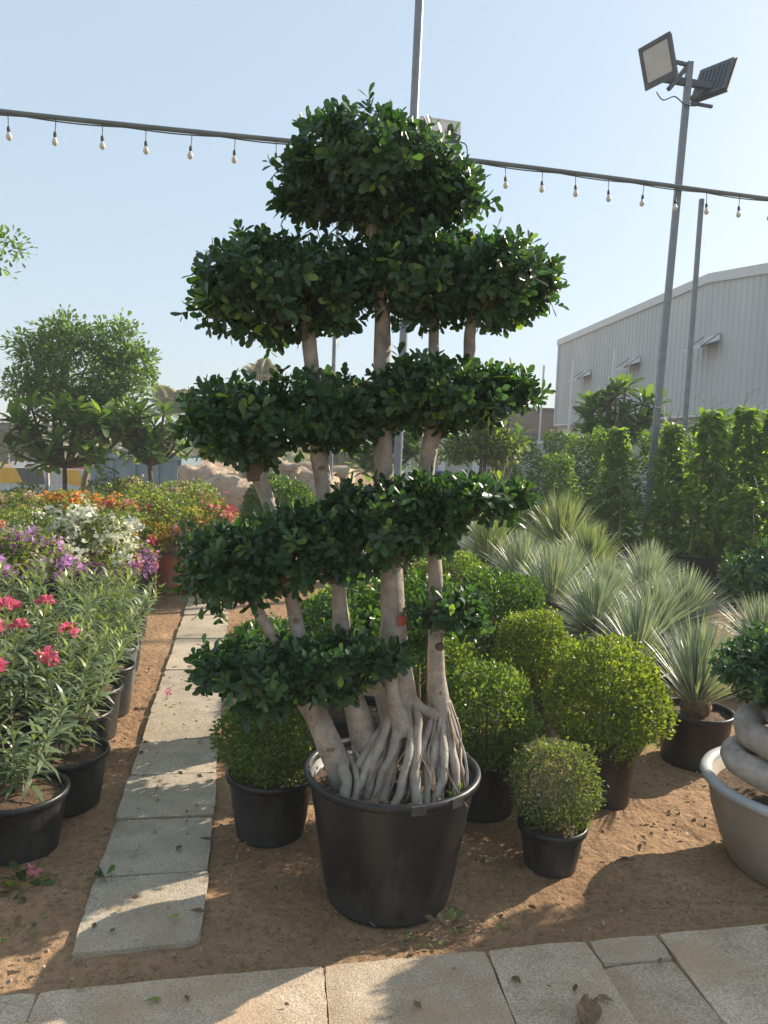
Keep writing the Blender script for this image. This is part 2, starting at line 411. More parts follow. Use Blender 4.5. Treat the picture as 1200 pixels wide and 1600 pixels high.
class MB:
    def __init__(s):
        s.v = []; s.f = []; s.mi = []
    def add(s, V, Fc, mi=0):
        b = len(s.v); s.v += [tuple(p) for p in V]
        s.f += [tuple(i + b for i in f) for f in Fc]; s.mi += [mi] * len(Fc)
        return s
    def box(s, c, d, rot=None, mi=0):
        V = [Vector((x * d[0] / 2, y * d[1] / 2, z * d[2] / 2)) for x in (-1, 1) for y in (-1, 1) for z in (-1, 1)]
        if rot is not None:
            q = Euler(rot).to_matrix() if not isinstance(rot, Matrix) else rot
            V = [q @ v for v in V]
        V = [v + Vector(c) for v in V]
        return s.add(V, [(0, 1, 3, 2), (4, 6, 7, 5), (0, 4, 5, 1), (2, 3, 7, 6), (0, 2, 6, 4), (1, 5, 7, 3)], mi)
    def bar(s, a, b, w, h=None, mi=0):
        a, b = Vector(a), Vector(b); d = b - a
        q = d.to_track_quat('Z', 'Y').to_matrix()
        return s.box((a + b) / 2, (w, h or w, d.length), q, mi)
    def tube(s, pts, rad, seg=8, cap=True, wob=0.0, mi=0, seed=0):
        pts = [Vector(p) for p in pts]
        n = len(pts)
        if not hasattr(rad, '__len__'): rad = [rad] * n
        up = Vector((0.123, 0.98, 0.05)); rings = []
        u = None
        for i, p in enumerate(pts):
            t = (pts[min(i + 1, n - 1)] - pts[max(i - 1, 0)])
            if t.length < 1e-9: t = Vector((0, 0, 1))
            t.normalize()
            u = (up - t * up.dot(t)) if u is None else (u - t * u.dot(t))
            if u.length < 1e-4: u = t.orthogonal()
            u.normalize(); w = t.cross(u)
            ring = []
            for k in range(seg):
                a = 2 * math.pi * k / seg
                d = u * math.cos(a) + w * math.sin(a)
                rr = rad[i]
                if wob:
                    rr *= 1 + wob * noise.noise(Vector((p.x * 14 + seed, p.y * 14, p.z * 9)) + d * 1.3)
                ring.append(p + d * rr)
            rings.append(ring)
        V = [v for r in rings for v in r]
        Fc = [(i * seg + k, i * seg + (k + 1) % seg, (i + 1) * seg + (k + 1) % seg, (i + 1) * seg + k) for i in range(n - 1) for k in range(seg)]
        s.add(V, Fc, mi)
        if cap:
            s.add(rings[0], [tuple(range(seg))[::-1]], mi); s.add(rings[-1], [tuple(range(seg))], mi)
        return s
    def lathe(s, prof, seg=32, c=(0, 0, 0), mi=0, wob=0.0, close=False):
        V = []
        for (r, z) in prof:
            for k in range(seg):
                a = 2 * math.pi * k / seg
                rr = r * (1 + wob * math.sin(2 * a + 1.0) + wob * 0.6 * math.sin(3 * a))
                V.append((c[0] + rr * math.cos(a), c[1] + rr * math.sin(a), c[2] + z))
        Fc = [(i * seg + k, i * seg + (k + 1) % seg, (i + 1) * seg + (k + 1) % seg, (i + 1) * seg + k) for i in range(len(prof) - 1) for k in range(seg)]
        return s.add(V, Fc, mi)
    def mesh(s, name, mats, smooth=False):
        me = bpy.data.meshes.new(name)
        me.from_pydata(s.v, [], s.f)
        for m in (mats if isinstance(mats, (list, tuple)) else [mats]): me.materials.append(m)
        me.polygons.foreach_set('material_index', s.mi)
        if smooth: me.polygons.foreach_set('use_smooth', [True] * len(s.f))
        me.update()
        return me
    def build(s, name, mats, parent=None, smooth=False):
        return link(bpy.data.objects.new(name, s.mesh(name, mats, smooth)), parent)

def obj(name, me, parent=None, loc=(0, 0, 0), rot=(0, 0, 0), sc=1.0):
    o = bpy.data.objects.new(name, me)
    o.location = loc; o.rotation_euler = rot
    o.scale = (sc, sc, sc) if not hasattr(sc, '__len__') else sc
    return link(o, parent)

def spline(pts, rad, sub=6):
    P = [np.array(p, float) for p in pts]; n = len(P); out = []; rr = []
    for i in range(n - 1):
        p0, p1, p2, p3 = P[max(i - 1, 0)], P[i], P[i + 1], P[min(i + 2, n - 1)]
        for k in range(sub):
            t = k / sub
            out.append(0.5 * (2 * p1 + (p2 - p0) * t + (2 * p0 - 5 * p1 + 4 * p2 - p3) * t * t + (3 * p1 - p0 - 3 * p2 + p3) * t ** 3))
            rr.append(rad[i] * (1 - t) + rad[i + 1] * t)
    out.append(P[-1]); rr.append(rad[-1])
    return [tuple(p) for p in out], rr

# ------------------------------------------------------------------ leaves
LEAF = {
    'obovate': (np.array([(0, 0, 0), (.5, 0, -.035), (1, 0, -.05), (.32, .15, .02), (.72, .25, .025), (.32, -.15, .02), (.72, -.25, .025), (.95, .12, -.02), (.95, -.12, -.02)], float),
                [(0, 1, 3), (3, 1, 4), (4, 1, 7), (7, 1, 2), (0, 5, 1), (5, 6, 1), (6, 8, 1), (8, 2, 1)]),
    'small': (np.array([(0, 0, 0), (.45, .30, .07), (1, 0, -.05), (.45, -.30, .07)], float), [(0, 1, 2), (0, 2, 3)][::1]),
    'lance': (np.array([(0, 0, 0), (.3, .085, .0), (.3, -.085, .0), (.65, .075, -.07), (.65, -.075, -.07), (1, 0, -.3)], float),
              [(0, 2, 1), (1, 2, 4), (1, 4, 3), (3, 4, 5)]),
    'blade': (np.array([(0, .012, 0), (0, -.012, 0), (.45, .0105, -.01), (.45, -.0105, -.01), (.8, .0065, -.04), (.8, -.0065, -.04), (1, 0, -.08)], float),
              [(0, 1, 3), (0, 3, 2), (2, 3, 5), (2, 5, 4), (4, 5, 6)]),
    'paddle': (np.array([(0, 0, 0), (.35, 0, .02), (.7, 0, -.02), (1, 0, -.12), (.3, .09, .04), (.65, .175, .02), (.9, .12, -.06), (.3, -.09, .04), (.65, -.175, .02), (.9, -.12, -.06)], float),
               [(0, 1, 4), (4, 1, 5), (1, 2, 5), (5, 2, 6), (2, 3, 6), (0, 7, 1), (7, 8, 1), (1, 8, 2), (8, 9, 2), (9, 3, 2)]),
    'heart': (np.array([(0, 0, 0), (-.08, .25, .03), (.3, .42, .06), (1, 0, -.12), (.3, -.42, .06), (-.08, -.25, .03)], float),
              [(0, 2, 1), (0, 3, 2), (0, 4, 3), (0, 5, 4)]),
}

def frames(A, U):
    A = A / np.linalg.norm(A, axis=1, keepdims=True)
    S = np.cross(U, A); l = np.linalg.norm(S, axis=1, keepdims=True)
    bad = (l < 1e-3).ravel(); S[bad] = np.cross(np.array([[1., .2, .1]]), A[bad]); l = np.linalg.norm(S, axis=1, keepdims=True)
    S /= l
    Nn = np.cross(A, S)
    return A, S, Nn

def leaf_arrays(P, A, U, size, shape):
    T, Fc = LEAF[shape]
    A, S, Nn = frames(A, U)
    size = np.broadcast_to(np.asarray(size, float), (len(P),))
    loc = T[None, :, :] * size[:, None, None]
    V = P[:, None, :] + loc[..., 0:1] * A[:, None, :] + loc[..., 1:2] * S[:, None, :] + loc[..., 2:3] * Nn[:, None, :]
    k = len(T)
    F = (np.array(Fc)[None] + (np.arange(len(P)) * k)[:, None, None]).reshape(-1, 3)
    return V.reshape(-1, 3), F, k

def leaf_mesh(name, P, A, U, size, shape, mat, rnd=None, smooth=True):
    V, F, k = leaf_arrays(P, A, U, size, shape)
    if rnd is None: rnd = RNG.random(len(P))
    return np_mesh(name, V, F, mat, np.repeat(rnd, k), smooth)

def unit(n):
    v = RNG.normal(size=(n, 3)); return v / np.linalg.norm(v, axis=1, keepdims=True)

def single_leaf_mesh(name, shape, mat):
    T, Fc = LEAF[shape]
    return np_mesh(name, T, np.array(Fc), mat, None, True)

def frame_matrix(P, A, S, Nn, s):
    m = Matrix(((A[0] * s, S[0] * s, Nn[0] * s, P[0]), (A[1] * s, S[1] * s, Nn[1] * s, P[1]), (A[2] * s, S[2] * s, Nn[2] * s, P[2]), (0, 0, 0, 1)))
    return m

def lump(d, k=3.0, seed=0.0):
    """smooth direction noise for uneven outlines"""
    return (np.sin(d[:, 0] * 3.1 * k / 3 + seed) * np.cos(d[:, 1] * 2.7 * k / 3 + seed * 1.7) + np.sin(d[:, 2] * 4.3 * k / 3 + seed * 2.3 + d[:, 0] * 2) * .7
            + .5 * np.sin(d[:, 1] * 7.1 + d[:, 2] * 5 + seed * 3))

def copy_tree(o, parent=None, loc=None, rz=None, sc=None):
    c = o.copy(); COL.objects.link(c)
    if parent is not None: c.parent = parent
    if loc is not None: c.location = loc
    if rz is not None: c.rotation_euler = (0, 0, rz)
    if sc is not None: c.scale = (sc, sc, sc)
    for ch in list(o.children): copy_tree(ch, c)
    return c

# ------------------------------------------------------------------ setting: ground, path, pavement
def build_ground():
    def axis(lo, hi, fine_lo, fine_hi, fine, grow):
        a = list(np.arange(fine_lo, fine_hi, fine)); s = fine
        while a[-1] < hi: s *= grow; a.append(a[-1] + s)
        s = fine; b = []
        x = fine_lo
        while x > lo: s *= grow; x -= s; b.append(x)
        return np.array(b[::-1] + a)
    xs = axis(-900, 900, -2.2, 2.4, 0.022, 1.25); ys = axis(-60, 1500, 1.7, 5.6, 0.022, 1.25)
    X, Y = np.meshgrid(xs, ys)
    Z = np.zeros_like(X)
    near = (np.abs(X) < 6) & (Y > -2) & (Y < 12)
    it = np.argwhere(near)
    for j, i in it:
        x, y = X[j, i], Y[j, i]
        Z[j, i] = 0.016 * noise.noise(Vector((x * 2.6, y * 2.6, 0))) + 0.009 * noise.noise(Vector((x * 9, y * 9, 3))) + 0.005 * noise.noise(Vector((x * 24, y * 24, 7)))
    # trodden flat beside and below the slabs
    px, py = X + 0.909, Y - 2.236
    u = px * 0.9826 + py * 0.1857
    Z = np.where((u > -0.10) & (u < 0.50) & (Y < 9), 0.35 * Z - 0.006, Z)
    v = -px * 0.1857 + py * 0.9826
    fr = (Y - (2.074 + (X + 0.931) * 0.197))
    Z = np.where(fr < 0.05, 0.25 * Z + 0.003, Z)
    nx, ny = len(xs), len(ys)
    V = np.stack([X, Y, Z], -1).reshape(-1, 3)
    idx = np.arange(nx * ny).reshape(ny, nx)
    F = np.stack([idx[:-1, :-1], idx[:-1, 1:], idx[1:, 1:], idx[1:, :-1]], -1).reshape(-1, 4)
    o = obj('ground', np_mesh('ground', V, F, M['sand'])); tag(o, kind='structure')
    return o
build_ground()

def slab_mesh(name, poly, z0, z1, mat, bev=0.006):
    rag = []
    for i in range(len(poly)):
        (xa, ya), (xb, yb) = poly[i], poly[(i + 1) % len(poly)]
        m = max(2, int(math.hypot(xb - xa, yb - ya) / .05))
        for k in range(m):
            t = k / m; w = 0 if k == 0 else .0022
            rag.append((xa + (xb - xa) * t + random.uniform(-w, w), ya + (yb - ya) * t + random.uniform(-w, w)))
    poly = rag
    bm = bmesh.new()
    b = [bm.verts.new((x, y, z0)) for x, y in poly]; t = [bm.verts.new((x, y, z1)) for x, y in poly]
    n = len(poly)
    bm.faces.new(t); bm.faces.new(b[::-1])
    for i in range(n): bm.faces.new((b[i], b[(i + 1) % n], t[(i + 1) % n], t[i]))
    es = [e for e in bm.edges if e.verts[0].co.z > z1 - 1e-5 or e.verts[1].co.z > z1 - 1e-5]
    bmesh.ops.bevel(bm, geom=es, offset=bev, segments=2, affect='EDGES')
    bmesh.ops.recalc_face_normals(bm, faces=bm.faces)
    me = bpy.data.meshes.new(name); bm.to_mesh(me); bm.free()
    me.materials.append(mat)
    return me

path = thing('path', None, None, kind='structure')
pd, pw = Vector((-0.1857, 0.9826)), Vector((0.9826, 0.1857)); p0 = Vector((-0.909, 2.236))
for i in range(15):
    j = lambda s: random.uniform(-s, s)
    c = p0 + pd * (i * 0.4305 + 0.215) + pw * 0.199
    hw, hl = 0.199, 0.2095
    poly = [(sx * hw + j(.005), sy * hl + j(.004)) for sx, sy in ((-1, -1), (1, -1), (1, 1), (-1, 1))]
    if i == 0: poly[1] = (hw - 0.012, -hl + 0.03); poly.insert(1, (hw - 0.05, -hl + 0.008))
    me = slab_mesh('paving_slab', poly, -0.05, 0.012, M['slab'])
    o = obj('paving_slab', me, path, (c.x, c.y, j(.004)), (R(j(.5)), R(j(.6)), R(10.7 + j(.5))))

pave = thing('pavement', None, None, kind='structure')
pu, pv = Vector((0.981, 0.194)), Vector((0.14, -0.99)); q0 = Vector((-0.931, 2.074))
rows = [(0.0, 0.42), (0.42, 0.86), (0.86, 1.3), (1.3, 1.74)]
us = [-3.4, -2.6, -1.75, -0.86, 0.0, 0.815, 1.335, 1.68, 1.93, 2.45, 3.1, 3.9, 4.7]
for rI, (v0, v1) in enumerate(rows):
    off = 0.0 if rI == 0 else random.uniform(-.4, .4)
    for a, b in zip(us[:-1], us[1:]):
        parts = [(v0, v1)]
        if rI == 0 and abs(a - 1.68) < .01: parts = [(v0, 0.125), (0.125, v1)]
        for (va, vb) in parts:
            g = 0.0025
            pts = [q0 + pu * (x + off) + pv * y for x, y in ((a + g, va + g), (b - g, va + g), (b - g, vb - g), (a + g, vb - g))]
            cx = sum((p.x for p in pts)) / 4; cy = sum((p.y for p in pts)) / 4
            poly = [(p.x - cx + random.uniform(-.004, .004), p.y - cy + random.uniform(-.004, .004)) for p in pts]
            me = slab_mesh('paving_slab', poly[::-1], -0.05, 0.014, M['paver'], 0.006)
            obj('paving_slab', me, pave, (cx, cy, random.uniform(-.004, .003)), (R(random.uniform(-.4, .4)), R(random.uniform(-.3, .3)), 0))

# pale service road beyond the plants, with a low kerb
o = MB().box((0, 15.2, 0.004), (46, 5.2, 0.012)).build('road', M['road']); tag(o, kind='structure')
o = MB().box((-10.5, 12.55, 0.05), (19, 0.14, 0.14)).box((12, 12.55, 0.05), (20, .14, .14)).build('kerb', M['concrete']); tag(o, kind='structure')

# ------------------------------------------------------------------ pots
POT_CACHE = {}
def pot_meshes(r_top, r_bot, h, matname, lip=0.014, ribs=False):
    key = (round(r_top, 3), round(r_bot, 3), round(h, 3), matname, ribs)
    if key in POT_CACHE: return POT_CACHE[key]
    t = 0.006
    rm = lambda z: r_bot + (r_top - r_bot) * z / h
    b = MB()
    prof = [(0.001, 0.004), (r_bot - .012, 0.003), (r_bot - .003, 0.0), (r_bot, .012), (r_bot + .002, .03)] + [(rm(z) + (0.0015 if i % 2 else 0), z) for i, z in enumerate(np.linspace(.05, h - .035, 7))]
    prof += [(rm(h - .03), h - .03), (r_top - t, h - .03), (rm(h * .6) - t, h * .6), (0.001, h * .6 - .005)]
    seg = 40
    if ribs:
        V = []
        for (r, z) in prof:
            for k in range(80):
                a = 2 * math.pi * k / 80
                rr = r * (1 + (0.02 if k % 4 < 2 and .03 < z < h - .05 else 0))
                V.append((rr * math.cos(a), rr * math.sin(a), z))
        b.add(V, [(i * 80 + k, i * 80 + (k + 1) % 80, (i + 1) * 80 + (k + 1) % 80, (i + 1) * 80 + k) for i in range(len(prof) - 1) for k in range(80)])
    else:
        b.lathe(prof, seg, wob=0.006)
    body = b.mesh('pot', M[matname], True)
    rim = MB().lathe([(r_top - t, h - .031), (r_top + .002, h - .033), (r_top + lip * .8, h - .028), (r_top + lip, h - .014), (r_top + lip * .85, h - .003), (r_top + lip * .4, h), (r_top - t * .5, h - .003), (r_top - t - .002, h - .012), (r_top - t, h - .031)], seg, wob=0.006).mesh('rim', M[matname], True)
    # soil: uneven disc
    n, m = 12, 36
    V = [(0, 0, 0.0)]; F = []
    rs = r_top - t - .008 - (r_top - r_bot) * .12
    for i in range(1, n + 1):
        for k in range(m):
            a = 2 * math.pi * k / m; r = rs * i / n
            V.append((r * math.cos(a), r * math.sin(a), 0.012 * noise.noise(Vector((r * math.cos(a) * 22, r * math.sin(a) * 22, h * 31))) + .02 * (1 - (i / n) ** 2)))
    for k in range(m): F.append((0, 1 + k, 1 + (k + 1) % m))
    bs = MB().add(V, F)
    bs.f += [(1 + (i - 1) * m + k, 1 + i * m + k, 1 + i * m + (k + 1) % m, 1 + (i - 1) * m + (k + 1) % m) for i in range(1, n) for k in range(m)]
    bs.mi += [0] * ((n - 1) * m)
    soil = bs.mesh('soil', M['soil'], True)
    POT_CACHE[key] = (body, rim, soil)
    return POT_CACHE[key]

def add_pot(parent, r_top, r_bot, h, matname='black', lip=0.014, soil_z=None, ribs=False):
    body, rim, soil = pot_meshes(r_top, r_bot, h, matname, lip, ribs)
    p = obj('pot', body, parent, rot=(0, 0, random.uniform(0, 6)))
    obj('rim', rim, p)
    obj('soil', soil, p, (0, 0, h * .86 if soil_z is None else soil_z))
    return p

# ------------------------------------------------------------------ the big ficus
FX, FY = 0.065, 2.665
ficus = thing('potted_ficus_tree', 'tall cloud pruned ficus with bare pale trunks and bundled roots in large black pot', 'tree', (FX, FY, 0))
pot = add_pot(ficus, 0.298, 0.222, 0.468, 'black', 0.018, soil_z=0.405)
# moulded tabs on the rim
for a in (-75, -48, 30, 140):
    x, y = 0.316 * math.cos(R(a)), 0.316 * math.sin(R(a))
    o = MB().box((0, 0, 0), (0.008, 0.05, 0.03)).build('rim_tab', M['black'], pot); o.location = (x, y, 0.452); o.rotation_euler = (0, 0, R(a))
pot.rotation_euler = (0, 0, 0)
chips = unit(260); cp = np.column_stack([RNG.uniform(-.25, .25, 260), RNG.uniform(-.25, .25, 260), np.full(260, .43)])
cp = cp[np.hypot(cp[:, 0], cp[:, 1]) < .265]
A = unit(len(cp)); A[:, 2] *= .2
o = obj('bark_chips', leaf_mesh('bark_chips', cp, A, unit(len(cp)) + np.array([0, 0, 2.]), RNG.uniform(.015, .035, len(cp)), 'small', M['chip']), pot); tag(o, kind='stuff')

OFF = np.array([FX, FY, 0.0])
def trunk(name, pts, dy=0.0, mat='bark', sub=6, seg=14, wob=.22, parent=ficus):
    P = [(x - FX, y + dy - FY, z) for x, y, z, r in pts]; rr = [r for *_, r in pts]
    sp, sr = spline(P, rr, sub)
    # slight natural kinks
    sp = [(p[0] + .006 * noise.noise(Vector((p[2] * 7, 1.3 + dy, 0))), p[1] + .006 * noise.noise(Vector((p[2] * 7, 5.3, dy))), p[2]) for p in sp]
    return MB().tube(sp, sr, seg, True, wob, seed=len(pts) * 3.1).build(name, M[mat], parent, True)

T1 = [(.100, 2.7, .50, .085), (.094, 2.7, .612, .078), (.072, 2.7, .777, .062), (.046, 2.7, 1.009, .0449), (.029, 2.7, 1.215, .0404), (.001, 2.7, 1.464, .0314), (-.02, 2.7, 1.731, .0292), (-.027, 2.7, 1.95, .0292), (-.038, 2.7, 2.124, .0247), (-.068, 2.7, 2.294, .0202), (-.095, 2.7, 2.442, .0135)]
T2 = [(.240, 2.7, .54, .045), (.236, 2.7, .642, .0404), (.212, 2.7, .80, .032), (.205, 2.7, .922, .0285), (.19, 2.7, 1.153, .026), (.165, 2.7, 1.312, .027), (.147, 2.7, 1.514, .027), (.159, 2.7, 1.649, .029), (.159, 2.7, 1.87, .0202), (.152, 2.7, 2.022, .018), (.168, 2.7, 2.153, .0112)]
T2b = [(.16, 2.7, 1.61, .0247), (.219, 2.7, 1.762, .0202), (.275, 2.7, 1.896, .0202), (.274, 2.7, 2.005, .0202), (.291, 2.7, 2.114, .0135)]
T3 = [(-.01, 2.66, .43, .060), (-.026, 2.66, .536, .0539), (-.086, 2.66, .723, .0404), (-.125, 2.66, .932, .0314), (-.149, 2.66, 1.094, .027), (-.177, 2.66, 1.253, .027), (-.197, 2.66, 1.388, .0292), (-.232, 2.66, 1.589, .0292), (-.257, 2.66, 1.81, .0247), (-.272, 2.66, 1.941, .0247), (-.292, 2.66, 2.071, .0157)]
T4 = [(-.095, 2.60, .39, .05), (-.118, 2.6, .47, .044), (-.178, 2.6, .602, .041), (-.235, 2.6, .722, .045)]
T4b = [(-.232, 2.6, .70, .0202), (-.268, 2.6, .904, .0247), (-.303, 2.6, 1.088, .0247), (-.334, 2.6, 1.201, .022), (-.366, 2.62, 1.325, .0247), (-.407, 2.62, 1.425, .0247), (-.443, 2.62, 1.514, .027), (-.475, 2.62, 1.602, .018)]
T4c = [(-.262, 2.58, .86, .015), (-.349, 2.56, .935, .018), (-.416, 2.55, 1.049, .018), (-.457, 2.55, 1.128, .0112)]
for nm, t in (('trunk', T1), ('trunk', T2), ('limb', T2b), ('trunk', T3), ('trunk', T4), ('trunk', T4b), ('limb', T4c)):
    trunk(nm, t)
# short aerial stub in front of the main trunk, cut face on the leaning trunk, knot, rings and paint
trunk('stub', [(.05, 2.63, .80, .022), (.062, 2.625, .72, .027), (.09, 2.62, .645, .036), (.098, 2.62, .60, .030)], wob=.1)
trunk('aerial_root', [(.115, 2.68, .74, .012), (.16, 2.66, .685, .018), (.205, 2.67, .665, .022), (.225, 2.68, .65, .02)])
for (x, y, z, r, h) in ((.028, 2.7, 1.20, .046, .045), (.168, 2.7, 1.285, .031, .04), (-.155, 2.66, 1.14, .030, .03), (-.318, 2.605, 1.14, .028, .02), (-.437, 2.62, 1.50, .033, .06)):
    trunk('scar_ring', [(x, y, z - h / 2, r * .97), (x - .002, y, z - h / 4, r * 1.02), (x - .003, y, z, r * 1.03), (x - .004, y, z + h / 2, r)], mat='darkbark', wob=.2)
b = MB(); b.lathe([(.001, .008), (.010, .007), (.016, .003), (.019, -.004)], 14)
o = b.build('knot', M['darkbark'], ficus, True); o.location = (.214 - FX, 2.672 - FY, .905); o.rotation_euler = (R(90), 0, 0)
knotm = o.data.copy(); knotm.materials[0] = M['rootlet']
for (x, y, z, r, sc_) in ((.055, 2.7, .93, .05, .8), (-.131, 2.66, .96, .031, .7), (-.155, 2.6, .56, .042, .9), (.197, 2.7, 1.06, .028, .6), (.222, 2.7, .74, .034, .6), (-.22, 2.66, 1.52, .029, .7), (-.285, 2.6, 1.0, .025, .6)):
    obj('knot', knotm, ficus, (x - FX, y - FY - r * .93, z), (R(90), 0, random.uniform(-.3, .3)), (sc_, sc_ * random.uniform(.6, 1.1), sc_))
V = []; 
for k in range(9):
    a = R(-70 + k * 7)
    for zz in (0, 1, 2):
        V.append((.0505 * math.cos(a), .0505 * math.sin(a), (zz - 1) * (.017 + .008 * noise.noise(Vector((k * .9, zz, 0))))))
o = MB().add(V, [(k * 3 + q, (k + 1) * 3 + q, (k + 1) * 3 + q + 1, k * 3 + q + 1) for k in range(8) for q in range(2)]).build('paint_mark', M['redpaint'], ficus, True)
o.location = (.046 - FX, 2.7 - FY, .995)

# bundled roots running down into the soil
root_rng = random.Random(5)
def root(top, bot, r0, r1, bow=0.02, mat='bark'):
    top, bot = np.array(top), np.array(bot); n = 6; pts = []; rr = []
    bx, by = root_rng.uniform(-bow, bow), root_rng.uniform(-bow, .2 * bow)
    for i in range(n):
        t = i / (n - 1); p = top * (1 - t) + bot * t
        s = math.sin(math.pi * t)
        pts.append((p[0] + bx * s + root_rng.uniform(-.005, .005), p[1] + by * s - .02 * s, p[2])); rr.append(r0 * (1 - t) + r1 * t)
    ax = min((.09, .238, -.02, -.115), key=lambda q: abs(q - top[0]))
    P = ([(top[0] * .45 + ax * .55, top[1] + .055, top[2] + .085)] if top[0] > .02 else [(top[0] - .03, top[1] + .055, top[2] + .02)]) + pts; rr = [r0 * .55] + rr
    sp, sr = spline([(x - FX, y - FY, z) for x, y, z in P], rr, 5)
    sr = [r * .82 * (1 + .06 * math.sin(i * .8 + r0 * 900)) for i, r in enumerate(sr)]
    MB().tube(sp, sr, 9, True, .16, seed=root_rng.uniform(0, 90)).build('root', M[mat], ficus, True)
# the cords of the bundle, thickest first
big = [((.045, 2.64, .66), (-.06, 2.54, .40), .024, .022), ((.075, 2.62, .64), (.03, 2.50, .40), .020, .024), ((.10, 2.62, .64), (.00, 2.49, .40), .019, .016),
       ((.12, 2.63, .65), (.062, 2.47, .40), .018, .017), ((.145, 2.63, .66), (.155, 2.47, .40), .018, .024), ((.03, 2.66, .62), (-.09, 2.57, .40), .022, .018),
       ((.06, 2.65, .60), (-.03, 2.51, .40), .016, .022), ((.215, 2.66, .62), (.165, 2.50, .42), .016, .012), ((.235, 2.65, .62), (.205, 2.49, .40), .019, .020),
       ((.26, 2.67, .61), (.27, 2.53, .40), .022, .016), ((.285, 2.70, .60), (.30, 2.57, .40), .026, .018), ((.25, 2.65, .60), (.235, 2.50, .40), .013, .012),
       ((.27, 2.68, .60), (.29, 2.55, .40), .014, .013), ((-.11, 2.58, .52), (-.10, 2.50, .39), .026, .022), ((-.07, 2.57, .50), (-.075, 2.50, .39), .015, .018),
       ((-.05, 2.59, .52), (-.055, 2.52, .39), .012, .011), ((.19, 2.66, .63), (.12, 2.52, .42), .017, .014), ((.17, 2.65, .60), (.185, 2.48, .40), .012, .014),
       ((.0, 2.60, .56), (-.055, 2.51, .40), .020, .014), ((.08, 2.72, .62), (.04, 2.80, .40), .03, .025), ((.2, 2.75, .62), (.24, 2.83, .4), .028, .022), ((-.03, 2.7, .55), (-.1, 2.76, .4), .028, .022)]
for a in big: root(*a)
for k in range(64):
    u = root_rng.random(); x0 = .0 + .30 * u
    root((x0 + root_rng.uniform(-.02, .02), 2.62 + root_rng.uniform(0, .04), root_rng.uniform(.52, .62)),
         (-.07 + .37 * u + root_rng.uniform(-.03, .03), 2.50 + .06 * abs(u - .5) * 2 + root_rng.uniform(0, .05), .40), root_rng.uniform(.005, .010), root_rng.uniform(.004, .010), .03, root_rng.choice(('bark', 'bark', 'rootlet')))
for k in range(8):   # thin crossing rootlets
    x0 = root_rng.uniform(.02, .25)
    root((x0, 2.575, root_rng.uniform(.52, .6)), (x0 + root_rng.choice((-1, 1)) * root_rng.uniform(.05, .1), 2.49, .41), .0035, .0025, .02, 'rootlet')

# clipped foliage pads: (x, z, rx, rz), y spread
PADS = [
    [(-.090, 2.560, .295, .200, 2.72), (.175, 2.470, .165, .105, 2.68), (-.300, 2.435, .125, .100, 2.70), (-.02, 2.43, .2, .11, 2.72)],
    [(-.426, 2.125, .255, .188, 2.66), (-.215, 2.150, .175, .180, 2.70)],
    [(.335, 2.190, .225, .165, 2.70), (.075, 2.205, .215, .190, 2.70), (.48, 2.2, .1, .1, 2.70)],
    [(-.480, 1.672, .235, .160, 2.64), (-.215, 1.722, .200, .150, 2.66), (-.05, 1.75, .12, .11, 2.7)],
    [(.185, 1.785, .250, .148, 2.68), (.400, 1.805, .145, .105, 2.70)],
    [(-.033, 1.335, .195, .155, 2.62), (.15, 1.37, .15, .14, 2.66), (-.16, 1.27, .12, .12, 2.58)],
    [(.300, 1.435, .185, .085, 2.66), (.43, 1.45, .085, .06, 2.66)],
    [(-.514, 1.172, .180, .155, 2.58), (-.315, 1.240, .175, .140, 2.58), (-.19, 1.28, .13, .12, 2.60)],
    [(-.400, .835, .205, .125, 2.56), (-.52, .83, .12, .09, 2.55), (-.25, .84, .13, .10, 2.55), (-.37, .73, .11, .08, 2.56)],
    [(-.10, .885, .150, .085, 2.54), (.03, .90, .08, .065, 2.53), (-.14, .78, .09, .06, 2.54)],
    [(.235, 1.040, .125, .075, 2.66), (.32, 1.00, .07, .05, 2.64)],
]
CAMP = np.array([0, 0, 1.6])
fic_leaf = single_leaf_mesh('leaf', 'obovate', M['ficus1'])
